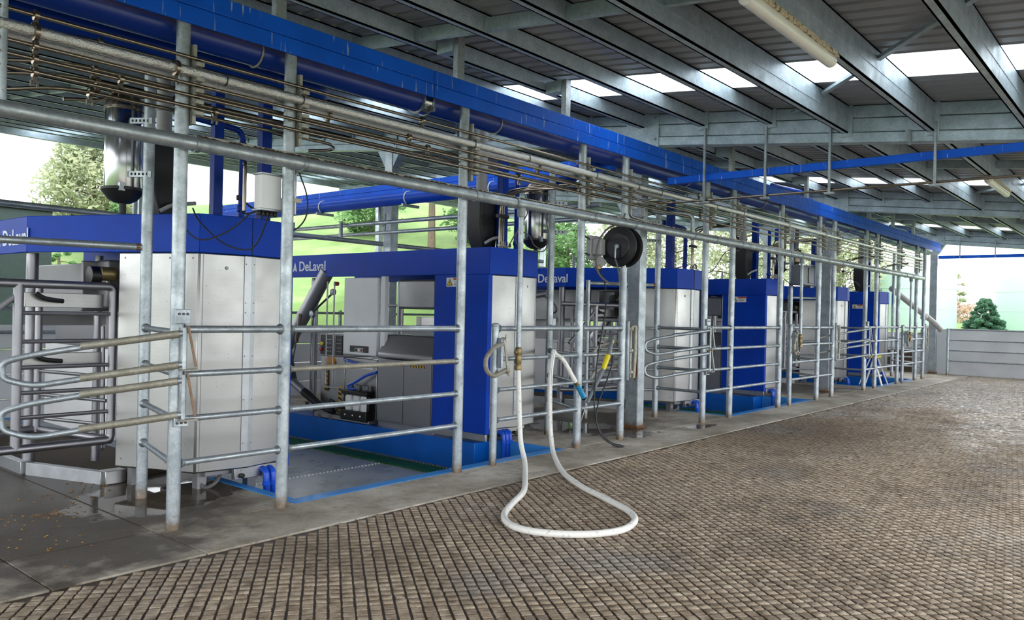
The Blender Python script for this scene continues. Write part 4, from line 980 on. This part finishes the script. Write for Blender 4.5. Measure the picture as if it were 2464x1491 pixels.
    # arm side: tall blue panel
    m = MB(); bx(m, .855, .88, .0, .86, .10, 1.915); m.prism([P(.88, .0, .10), P(.82, -.013, .10), P(.82, -.013, 1.915), P(.88, .0, 1.915)], (0, .012, 0))
    bpn = m.build('side_panel', 'blue_panel', rb, bevel=.006)
    if flip:
        warning(P, .88, .66, 1.775, bpn)
        m = MB(); bx(m, .52, .82, .9, 1.9, -.06, .06); m.build('cabinet_plinth', 'stainless', rb, bevel=.004)
        cbn = MB(); bx(cbn, .45, .862, .885, 1.88, .06, .86); cbn = cbn.build('service_cabinet', 'stainless_dark', rb, bevel=.006)
        for a, b in ((.90, 1.38), (1.395, 1.87)):
            m = MB(); bx(m, .862, .872, a, b, .08, .845); dr = m.build('door', 'stainless_dark', cbn, bevel=.004)
            hazard(P, .874, a+.09, b-.1, .785, .818, dr)
        MB().prism([P(.88, .885, .87), P(.88, .885, .93), P(.72, .885, 1.17), P(.46, .885, 1.17), P(.46, .885, .87)], (0, .995, 0)).build('hood', 'stainless_dark', rb, bevel=.02)
        m = MB(); bx(m, .35, .80, .92, 1.60, 1.50, 1.87); m.build('feed_trough', 'stainless_dark', rb, bevel=.03)
        m = MB(); bx(m, .76, .82, 1.82, 1.90, .9, 1.92); m.build('slim_post', 'white_panel', rb, bevel=.004)
        m = MB(); bx(m, .76, .82, 1.97, 2.65, .88, 1.90); cl_ = m.build('control_column', 'white_panel', rb, bevel=.008)
        m = MB(); bx(m, .82, .828, 2.12, 2.50, .915, 1.0); pad = m.build('keypad', 'black_plastic', cl_, bevel=.004)
        for q, mt in enumerate(('label_black', 'label_white', 'red')):
            MB().lathe([(.022, 0), (.019, .008), (.005, .009)], P(.828, 2.36-q*.055, .945), (-1, 0, 0), 14).build('push_button', mt, pad)
        m = MB(); bx(m, .828, .831, 2.22, 2.39, .918, .972); m.build('button_plate', 'galv', pad, bevel=.002)
        m = MB(); bx(m, .70, .80, 1.97, 2.62, .06, .83); lw = m.build('lower_column', 'stainless', rb, bevel=.006)
        m = MB(); bx(m, .80, .804, 2.05, 2.6, .70, .76); m.build('notice', 'label_white', lw)
        MB().tube(spline([P(.83, 1.9, .80), P(.86, 2.15, .77), P(.86, 2.45, .79), P(.84, 2.6, .81)], 6), .016, 10).build('milk_tube', 'blue_plastic', lw)
        MB().tube(spline([P(.86, 1.9, .68), P(.88, 2.1, .62), P(.9, 2.3, .52), P(.9, 2.42, .47), P(.9, 2.36, .43), P(.9, 2.25, .45)], 6), .019, 12).build('milk_tube', 'blue_plastic', lw)
        # pump block
        m = MB(); bx(m, .80, .95, 2.0, 2.52, .03, .16); bx(m, .80, .94, 2.0, 2.52, .36, .42); bx(m, .8, .9, 2.0, 2.05, .16, .36); bx(m, .8, .9, 2.47, 2.52, .16, .36); pb = m.build('pump_frame', 'black_plastic', rb, bevel=.01)
        for q in range(3):
            v = 2.10+q*.155; m = MB(); m.lathe([(.06, .16), (.066, .18), (.066, .33), (.05, .36)], P(.87, v, 0), (0, 0, 1), 18); m.build('milk_meter', 'label_white', pb)
            MB().lathe([(.03, .42), (.045, .44), (.04, .49), (.02, .5)], P(.87, v, 0), (0, 0, 1), 14).build('valve_head', 'grey_plastic', pb)
            MB().lathe([(.012, 0), (.01, .01)], P(.952, v, .1), (-1, 0, 0), 10).build('bolt', 'label_white', pb)
        hazard(P, .90, 2.56, 2.62, .08, .45, rb, True); hazard(P, .80, 3.0, 3.06, .35, .72, rb, True)
        # rear control panel and pipes
        m = MB(); bx(m, .3, .78, 2.66, 3.18, .05, .83); rc_ = m.build('rear_cabinet', 'stainless', rb, bevel=.006)
        m = MB(); bx(m, .3, .80, 2.66, 3.20, .83, 1.14); cp = m.build('control_panel', 'stainless_dark', rb, bevel=.006)
        for a, b in ((2.68, 2.84), (2.87, 3.17)):
            m = MB(); bx(m, .80, .806, a, b, .85, 1.12); sc = m.build('touch_face', 'black_plastic', cp, bevel=.004)
        m = MB()
        for (v, z) in ((2.76, .98), (2.97, .98)):
            for dz in (-.08, -.03, .03, .08):
                for dv in (-.035, 0, .035): bx(m, .806, .8075, v+dv-.008, v+dv+.008, z+dz-.004, z+dz+.004)
        m.build('key_print', 'label_white', cp, smooth=0)
        for v, z, mt in ((3.12, 1.0, 'yellow'), (3.14, .92, 'red')): MB().lathe([(.03, 0), (.026, .02), (.01, .024)], P(.806, v, z), (-1, 0, 0), 14).build('indicator', mt, cp)
        MB().lathe([(.09, 0), (.1, .03), (.06, .06)], P(.76, 2.95, .76), (-1, 0, .4), 16).build('orange_cup', 'orange', rc_)
        MB().tube(fil([P(.9, 2.91, 1.85), P(.9, 2.91, .42), P(.9, 2.60, .42)], .07), .011, 10).build('steel_pipe', 'satin_tube', rb)
        MB().tube(fil([P(.9, 2.76, 1.85), P(.9, 2.76, .41)], .07), .011, 10).build('steel_pipe', 'satin_tube', rb)
        # robot arm
        MB().tube([P(.80, 3.05, 2.0), P(.83, 3.46, 1.46), P(.85, 3.95, .88)], .098, 24).build('upper_arm', 'arm_tube', rb)
        MB().tube([P(.86, 3.92, .98), P(.87, 3.72, .44)], .07, 18).build('elbow', 'dark_metal', rb)
        MB().tube([P(.87, 3.85, .50), P(.88, 3.42, .31)], [.06, .055], 18).build('forearm', 'arm_tube', rb)
        MB().tube([P(.88, 3.42, .31), P(.88, 3.25, .24), P(.88, 3.05, .15), P(.88, 2.75, .10)], [.058, .06, .045, .05], 14).build('gripper', 'black_rubber', rb)
        for q in range(4): MB().tube(fil([P(.88+.03*(q-1.5), 2.9-.06*q, .1), P(.9+.03*(q-1.5), 2.85-.06*q, .28), P(.9+.02*(q-1.5), 2.75-.05*q, .12)], .08), .018, 10).build('teat_cup', 'black_rubber', rb)
        m = MB(); m.tube([P(.93, 3.48, 1.40), P(.93, 3.56, 1.0)], .028, 14); cyl_ = m.build('cylinder', 'stainless_warm', rb)
        MB().tube([P(.93, 3.56, 1.0), P(.92, 3.71, .50)], .009, 8).build('piston_rod', 'polished', cyl_)
        MB().tube([P(.86, 3.30, 1.42), P(.8, 2.95, 1.68)], .015, 8).build('link_rod', 'dark_metal', rb)
        MB().lathe([(.02, -.03), (.05, -.02), (.05, .02), (.02, .03)], P(.86, 3.30, 1.40), (1, 0, 0), 14).build('pivot', 'galv_dark', rb)
        MB().lathe([(.02, -.03), (.045, -.02), (.045, .02), (.02, .03)], P(.8, 2.92, 1.71), (1, 0, 0), 14).build('pivot', 'galv_dark', rb)
        MB().lathe([(.02, 0), (.04, .01), (.035, .05), (.02, .055)], P(.8, 2.85, 1.85), (0, 0, -1), 12).build('red_valve', 'red', rb)
        m = MB(); bx(m, .70, .9, 2.0, 3.15, -.0, .06); bs = m.build('base_beam', 'stainless', rb, bevel=.004)
        m = MB()
        for v in (2.75, 3.0): bx(m, .9, .915, v, v+.05, -.16, .05)
        m.build('floor_strap', 'galv_dark', bs, bevel=.002)
        m = MB()
        for v in (3.2, 3.24): m.tube(spline([P(.6, v+.3, 1.9), P(.62, v+.45, 1.5), P(.7, v+.5, 1.2)], 5), .012, 8)
        m.build('black_tube', 'black_rubber', rb)
    # stall frame behind the cabinet (both kinds), cow side
    for (u, v, s_) in ((-.60, 1.75, .05), (-.60, 3.1, .05), (-.12, 1.55, .035), (.6, 3.6, .05), (-.6, 4.2, .05)):
        m = MB(); m.tube([P(u, v, 0), P(u, v, 1.92)], s_, 14); m.build('frame_post', 'satin_tube', rb)
    m = MB(); bx(m, -.30, .40, .95, 1.2, 1.45, 1.86); m.build('manger', 'stainless_dark', rb, bevel=.02)
    m = MB(); bx(m, -.55, .1, 1.9, 2.0, 1.28, 1.40); bx(m, -.5, .1, 1.9, 2.0, .9, 1.0); m.build('brisket_plate', 'stainless', rb, bevel=.004)
    for z in (1.55, 1.2, .85, .5):
        m = MB(); m.tube([P(-.6, 3.1, z), P(-.6, 4.2, z)], .022, 10); m.build('side_bar', 'satin_tube', rb)
    m = MB(); bx(m, .2, .3, 1.0, 1.95, .25, .80); m.build('rear_plate', 'white_panel', rb, bevel=.006)
    if not flip:
        m = MB(); bx(m, .30, .34, .94, 4.2, 1.36, 1.91); m.build('inner_plate', 'stainless_dark', rb, bevel=.01)
        m = MB(); bx(m, .36, .40, 2.3, 4.1, .1, 1.02); m.build('kick_plate', 'white_panel', rb, bevel=.006)
        m = MB(); bx(m, .5, .54, 2.5, 4.2, 1.0, 1.9); m.build('rear_screen', 'stainless_dark', rb, bevel=.006)
    m = poly([(-.30, .80), (-.62, 1.62), (-.62, 4.2), (.3, 4.2), (.3, .95)], .0, .06); m.build('stall_deck', 'grime', rb, bevel=.004)
    # angled aluminium kerb round the stall deck
    m = MB(); m.beam(P(-.36, .80, .05), P(-.64, 1.62, .05), .06, .11); m.build('kerb', 'aluminium', rb, bevel=.004)
    m = MB(); m.beam(P(-.66, 1.66, .05), P(-.66, 4.2, .05), .06, .11); m.build('kerb', 'aluminium', rb, bevel=.004)
    m = MB(); bx(m, -.37, -.2, .74, .86, 0, .11); m.build('kerb_block', 'stainless', rb, bevel=.004)
    if not flip:
        # open swing gate standing out from the stall
        g = Y0+.80; xh = x-.31; xe = x-1.55
        MB().tube(fil([(xe, g+.25, 1.63), (xe+.2, g, 1.63), (xh, g, 1.63), (xh, g, .36), (xe+.2, g, .36), (xe, g+.25, .36)], .05), .034, 14).build('swing_gate', 'satin_tube', rb)
        for xx in (x-1.02,): MB().cyl((xx, g, .36), (xx, g, 1.63), .035, 14).build('gate_upright', 'satin_tube', rb)
        for z in (1.405, 1.185, .985, .79, .60): MB().cyl((x-1.02, g, z), (xh, g, z), .0165, 10).build('gate_bar', 'satin_tube', rb)
        MB().tube(fil([(x-.31, g, .36), (x-.62, g+.75, .40), (xe, g+.4, .40)], .05), .034, 12).build('lower_hoop', 'satin_tube', rb)
        MB().cyl((x-.62, g+.72, .38), (x-.62, g+.72, 1.62), .03, 12).build('gate_upright', 'satin_tube', rb)
        for z in (1.5, 1.02): 
            m = MB(); m.box(xh-.62, xh-.03, g+.12, g+.15, z-.05, z+.065); pl = m.build('latch_plate', 'stainless', rb, bevel=.003)
            m = MB(); m.tube(spline([(xh-.56, g+.08, z+.06), (xh-.5, g+.06, z+.02), (xh-.36, g+.08, z)], 5), .018, 8); m.build('latch_hose', 'black_rubber', pl)
        for z in (.9, .7, .5): MB().cyl((x-.62, g+.72, z), (x-.33, g+.05, z-.02), .015, 8).build('gate_bar', 'satin_tube', rb)
        MB().tube([(xe+.0, g+.1, 1.05), (x-1.02, g, 1.55)], .022, 10).build('gate_brace', 'satin_tube', rb)
        m = MB(); m.lathe([(.03, 0), (.075, .01), (.075, .09), (.03, .1)], (x-.50, g+.05, 1.72), (1, 0, 0), 14); m.build('actuator', 'black_plastic', rb)
        m = MB(); m.lathe([(.05, 0), (.058, .01), (.058, .12), (.05, .13)], (x-.42, g+.03, 1.735), (1, 0, 0), 18); m.build('motor', 'brass', rb)
        MB().tube(fil([(xh-.03, g+.12, 1.3), (xh+.0, g+.14, .33), (xh-.04, g+.05, .28)], .04), .016, 10).build('stay_tube', 'satin_tube', rb)
        m = MB(); m.box(x-.42, x+.15, g+.35, g+.39, 1.42, 1.85); m.build('head_plate', 'stainless_dark', rb, bevel=.01)
        MB().cyl((xe+.1, Y0+2.0, 1.72), (x-.9, Y0+1.9, 1.80), .06, 16).build('air_arm', 'satin_tube', rb)
        MB().tube(spline([(x-.95, Y0+1.85, 1.76), (x-.9, Y0+1.7, 1.65), (x-.95, Y0+1.6, 1.52), (x-1.15, Y0+1.6, 1.46)], 6), .016, 10).build('air_hose', 'cable_grey', rb)
    return rb
robot(3.26, False, 'nearest stainless milking robot with blue canopy behind the leftmost posts', 2)
robot(7.60, True, 'milking robot with tall blue side panel just left of the white hose', 2)
robot(11.09, False, 'milking robot with steel corner directly right of the square column', 1)
robot(15.42, True, 'milking robot with the second tall blue side panel, left of the control box', 1)
robot(18.60, False, 'pale steel milking robot behind the small control box', 1)
robot(22.75, True, 'farthest milking robot with blue side panel behind the step ladder', 1)

# ================================================================== EQUIPMENT ON THE ROBOTS
def canister(label, x, y, z0, z1, r, mount):
    t_ = thing('milk_canister', label, 'canister', (x, y, z0), 'stainless canisters hung above the robots')
    MB().lathe([(r-.004, z0+.12), (r, z0+.13), (r, z1-.10), (r-.004, z1-.09)], (x, y, 0), n=36).build('barrel', 'polished', t_)
    MB().lathe([(r+.012, z1-.10), (r+.012, z1-.08), (r, z1-.075), (r*.95, z1-.03), (r*.75, z1+.03), (r*.3, z1+.06)], (x, y, 0), n=36).build('lid', 'stainless_warm', t_)
    MB().lathe([(.026, z0-.07), (.026, z0+.005), (r*.45, z0+.012), (r*.75, z0+.035), (r*.98, z0+.075), (r+.022, z0+.105), (r+.022, z0+.125)], (x, y, 0), n=36).build('rubber_base', 'black_rubber', t_)
    for z in (z0+.22, z1-.2):
        m = MB(); m.beam((x-.02, y-r-.012, z), (mount[0], mount[1]-.05, z), .02, .045); m.build('slotted_strut', 'galv', t_)
        m = MB()
        for q in range(5):
            p = Vector((x-.02, y-r-.012, z)).lerp(Vector((mount[0], mount[1]-.05, z)), .12+.17*q); m.box(p.x-.012, p.x+.012, p.y-.0125, p.y+.0125, z-.009, z+.009)
        m.build('slot', 'label_black', t_, smooth=0)
    m = MB(); m.box(x-r*.5-.02, x-r*.5+.02, y-r-.01, y-r*.8, z0+.09, z0+.15); m.build('clip', 'galv', t_)
    MB().tube(spline([(x, y-.02, z1+.05), (x-.12, y-.1, z1+.02), (x-.2, y-.05, z1-.06), (x-.45, y, z1-.1)], 6), .014, 10).build('inlet_tube', 'stainless_warm', t_)
    return t_
canister('tall polished canister with black base hung on the leftmost back post', 2.82, 6.38, 2.27, 3.10, .138, (2.9, 6.13))
canister('polished canister with black base hanging above the white hose', 7.84, 6.22, 2.28, 3.06, .15, (8.05, 5.95))
canister('polished canister hanging behind the square column', 10.15, 6.15, 2.36, 3.05, .12, (10.33, 5.9))
canister('polished canister partly behind the small control box', 15.78, 6.25, 2.36, 3.0, .13, (15.66, 5.95))
canister('polished canister high over the fourth robot, left of the control box', 14.9, 6.7, 2.55, 3.1, .14, (14.8, 6.3))
def chute(label, x, y, s_=1.0):
    t_ = thing('feed_chute', label, 'chute', (x, y, 2.2)); m = MB()
    m.add([(x-.16, y-.14, 2.88), (x+.16, y-.14, 2.95), (x+.16, y+.14, 2.95), (x-.16, y+.14, 2.88), (x-.16, y-.14, 2.52), (x+.16, y-.14, 2.46), (x+.16, y+.14, 2.46), (x-.16, y+.14, 2.52), (x-.03, y-.1, 2.18), (x+.15, y-.1, 2.18), (x+.15, y+.1, 2.18), (x-.03, y+.1, 2.18)],
          [(0, 1, 2, 3)[::-1], (0, 4, 5, 1), (1, 5, 6, 2), (2, 6, 7, 3), (3, 7, 4, 0), (4, 8, 9, 5), (5, 9, 10, 6), (6, 10, 11, 7), (7, 11, 8, 4), (8, 11, 10, 9)])
    m.build('hopper', 'black_rubber', t_, bevel=.02)
    MB().lathe([(.065, 2.9), (.065, 3.2), (.075, 3.205), (.075, 3.24), (.065, 3.245), (.065, zr(y)-.21)], (x, y, 0), n=20).build('feed_pipe', 'grey_pvc', t_)
    MB().tube(spline([(x-.1, y-.16, 2.30), (x+.0, y-.2, 2.36), (x+.2, y-.2, 2.40)], 6), .018, 8).build('air_tube', 'grey_pvc', t_)
chute('black rubber feed chute behind the leftmost posts', 3.42, 6.95)
chute('black rubber feed chute above the first blue side panel', 7.12, 6.5)
chute('black rubber feed chute above the second blue side panel', 14.6, 6.5)
chute('black rubber feed chute above the farthest blue side panel', 21.95, 6.5)
def bluepost(label, x, y, w, top=3.35, base=2.19, rnd=False, elbow=None):
    t_ = thing('supply_post', label, 'post', (x, y, base), 'blue supply pipes over the robots')
    if rnd:
        pts = [(x, y, base), (x, y, top)] + ([elbow] if elbow else [])
        MB().tube(fil(pts, .09), w, 16).build('pipe', 'blue_pipe', t_); MB().lathe([(w+.001, 0), (w+.01, .01), (w+.01, .05), (w+.001, .06)], (x, y, base+.12), (0, 0, 1), 16).build('socket', 'blue_pipe', t_)
        if elbow: MB().lathe([(w+.001, 0), (w+.009, .008), (w+.009, .05), (w+.001, .058)], (x, y, top-.16), (0, 0, 1), 16).build('socket', 'blue_pipe', t_)
    else: MB().box(x-w, x+w, y-w, y+w, base, top).build('duct', 'blue_pipe', t_, bevel=.008)
bluepost('square blue duct rising from the nearest canopy, left of a round pipe', 3.55, 6.28, .042)
bluepost('round blue pipe with an elbow rising from the nearest canopy', 3.80, 6.30, .027, 3.02, rnd=True, elbow=(3.3, 6.3, 3.05))
bluepost('square blue duct behind the junction box', 4.05, 6.35, .048)
bluepost('square blue duct above the second robot beside steel pipes', 7.28, 6.30, .05)
bluepost('round blue pipe between the steel pipes and the hanging canister', 7.55, 6.30, .03, 3.25, rnd=True)
bluepost('square blue duct rising behind the square column', 11.50, 6.35, .055)
bluepost('round blue pipe with elbow beyond the square column', 12.1, 6.4, .035, 2.95, rnd=True, elbow=(11.5, 6.5, 3.0))
bluepost('square blue duct above the fourth robot', 14.95, 6.4, .055)
bluepost('round blue pipe above the fourth robot', 15.15, 6.2, .032, 3.2, rnd=True)
bluepost('square blue duct above the control box', 16.35, 6.5, .06, base=2.0)
bluepost('round blue pipe with elbow above the fifth robot', 19.3, 6.3, .036, 2.9, rnd=True, elbow=(18.4, 6.5, 2.95))
bluepost('square blue duct above the fifth robot', 18.75, 6.6, .05)
bluepost('square blue duct above the farthest robot', 22.3, 6.4, .055)
def riserset(label, x, y, n=3, mat='stainless_warm'):
    t_ = thing('milk_risers', label, 'pipes', (x, y, 2.2))
    for k in range(n):
        MB().tube(fil([(x+k*.045, y+k*.01, 2.2), (x+k*.045, y+k*.01, 2.80+k*.06), (x+.12+k*.08, y-.25, 2.92+k*.03), (x+.6, y-.55, 2.98+.02*k)], .12), .012, 10).build('riser', mat, t_)
        MB().lathe([(.013, 0), (.022, .005), (.022, .03), (.013, .035)], (x+k*.045, y+k*.01, 2.26), (0, 0, 1), 10).build('union', mat, t_)
    m = MB(); m.box(x-.04, x+n*.045, y-.03, y+.03, 2.60, 2.64); m.build('clamp_bar', 'black_rubber', t_)
    m = MB()
    for k in range(n): m.box(x+k*.045-.05, x+k*.045+.02, y-.05, y-.03, 2.25, 2.27); m.cyl((x+k*.045, y-.05, 2.24), (x+k*.045, y-.05, 2.32), .007, 6)
    m.build('valve_handles', 'galv_worn', t_)
riserset('three steel risers standing on the canopy of the second robot', 7.10, 6.18)
riserset('three steel risers standing on the canopy of the third robot', 11.75, 6.1)
riserset('three steel risers standing on the canopy of the fourth robot', 14.85, 6.0)
riserset('two brown steel risers on the canopy of the fifth robot', 19.45, 6.15, 2)
riserset('two brown steel risers on the canopy of the farthest robot', 22.2, 6.1, 2)
for i, (pts, lb) in enumerate((
    ([(7.35, 6.0, 2.75), (7.36, 5.98, 2.66), (7.25, 6.0, 2.5), (7.18, 6.0, 2.36), (7.2, 5.95, 2.25), (7.4, 5.9, 2.22), (7.62, 5.9, 2.25), (7.70, 5.92, 2.45), (7.72, 5.98, 2.7), (7.85, 6.05, 2.74)], 'grey cable looping over the second robot below the water pipe'),
    ([(7.02, 5.95, 2.28), (7.1, 5.9, 2.42), (7.3, 5.9, 2.40), (7.42, 5.92, 2.3), (7.55, 5.92, 2.25)], 'short grey cable arched over the second canopy'),
    ([(3.62, 6.05, 2.42), (3.72, 6.0, 2.32), (3.82, 6.0, 2.33), (3.7, 6.02, 2.27), (3.62, 6.0, 2.28)], 'tangle of cable and tie on the nearest canopy'),
    ([(12.9, 5.8, 2.62), (12.5, 5.85, 2.58), (12.2, 5.9, 2.3), (12.0, 5.95, 2.18), (11.8, 6.0, 2.2), (11.7, 6.0, 2.32), (11.6, 6.0, 2.26)], 'grey cable curving down to the third canopy'),
    ([(15.0, 5.9, 2.3), (15.5, 5.85, 2.12), (16.0, 5.8, 2.1), (16.4, 5.9, 2.4), (16.6, 6.0, 2.6)], 'dark cable sagging between the fourth and fifth robots'),
    ([(19.5, 6.0, 2.6), (19.6, 6.0, 2.3), (20.0, 6.0, 2.15), (20.2, 6.0, 2.3), (19.8, 6.0, 2.4)], 'dark cable looped above the fifth canopy'))):
    t_ = thing('cable', lb, 'cable', pts[0]); MB().tube(spline(pts, 8), .0075, 8).build('sheath', 'cable_grey' if i in (0, 1, 3) else 'cable', t_)
    MB().lathe([(.008, 0), (.016, .005), (.016, .04), (.008, .045)], pts[0], (0, 0, -1), 10).build('plug', 'black_plastic', t_)
# small control box on the far post
t_ = thing('control_box', 'small grey control box with dark window hung by the fifth robot', 'box', (15.7, 5.75, 2.1))
MB().box(15.25, 15.95, 5.60, 5.80, 2.13, 2.52).build('body', 'grey_plastic', t_, bevel=.02)
MB().box(15.62, 15.9, 5.585, 5.60, 2.18, 2.48).build('window', 'glass_dull', t_, bevel=.006)
m = MB(); m.box(15.95, 16.15, 5.66, 5.76, 2.1, 2.56); m.build('bracket', 'polished', t_, bevel=.004)
t_ = thing('air_cleaner', 'brown domed canister on a pipe above the small control box', 'filter', (16.0, 6.0, 2.75))
MB().lathe([(.05, 2.56), (.12, 2.62), (.13, 2.78), (.11, 2.86), (.03, 2.9)], (16.0, 6.0, 0), n=20).build('dome', 'stainless_warm', t_)
MB().cyl((16.0, 6.0, 2.3), (16.0, 6.0, 3.3), .06, 14).build('stack', 'polished', t_)
# grey water trap beyond the column
t_ = thing('trap_pipe', 'bent grey pipe swan-necking onto the water main right of the column', 'pipe', (9.7, 5.15, 2.6))
MB().tube(fil([(9.33, 5.6, 2.95), (9.35, 5.4, 2.86), (9.55, 5.15, 2.86), (9.7, YM, 2.84), (9.7, YM, 2.60)], .12), .032, 14).build('pipe', 'galv_dark', t_)
MB().tube(fil([(8.55, 5.3, 2.95), (8.55, 5.3, 2.72), (8.85, 5.28, 2.70), (8.85, 5.28, 2.98)], .07), .02, 12).build('u_bend', 'stainless', t_)
# galvanised fences and pipes out behind the robots
for (a, b, z, r_, lb) in (((2.5, 10.4), (14, 10.9), 2.62, .04, 'long grey pipe crossing behind the first robot pair'), ((8.35, 5.6), (8.35, 14), 2.86, .032, 'upper grey pipe running back under the blue cross pipe'), ((8.5, 5.7), (8.5, 14), 2.72, .03, 'lower grey pipe running back under the blue cross pipe'), ((9.8, 8.5), (20, 8.5), 2.25, .035, 'grey pipe running behind the third and fourth robots')):
    t_ = thing('service_pipe', lb, 'pipe', (a[0], a[1], z)); MB().cyl((*a, z), (*b, z), r_, 12).build('pipe', 'galv', t_)
    m = MB()
    for u in (.2, .5, .8):
        p = Vector((*a, z)).lerp(Vector((*b, z)), u); MB().cyl(p, (p.x, p.y, z+.3), r_*.8, 10).build('support', 'galv_dark', t_)
bf = thing('pipe_railing', 'pipe fence seen beyond the robots against the low white wall', 'railing', (12, 11.2, 0))
for x in np.arange(1.5, 24, 2.4): MB().cyl((x, 11.2, 0), (x, 11.2, 1.45), .03, 10).build('post', 'galv_dark', bf)
for z in (1.4, 1.1): MB().cyl((1.5, 11.2, z), (23.2, 11.2, z), .022, 10).build('rail', 'galv_dark', bf)
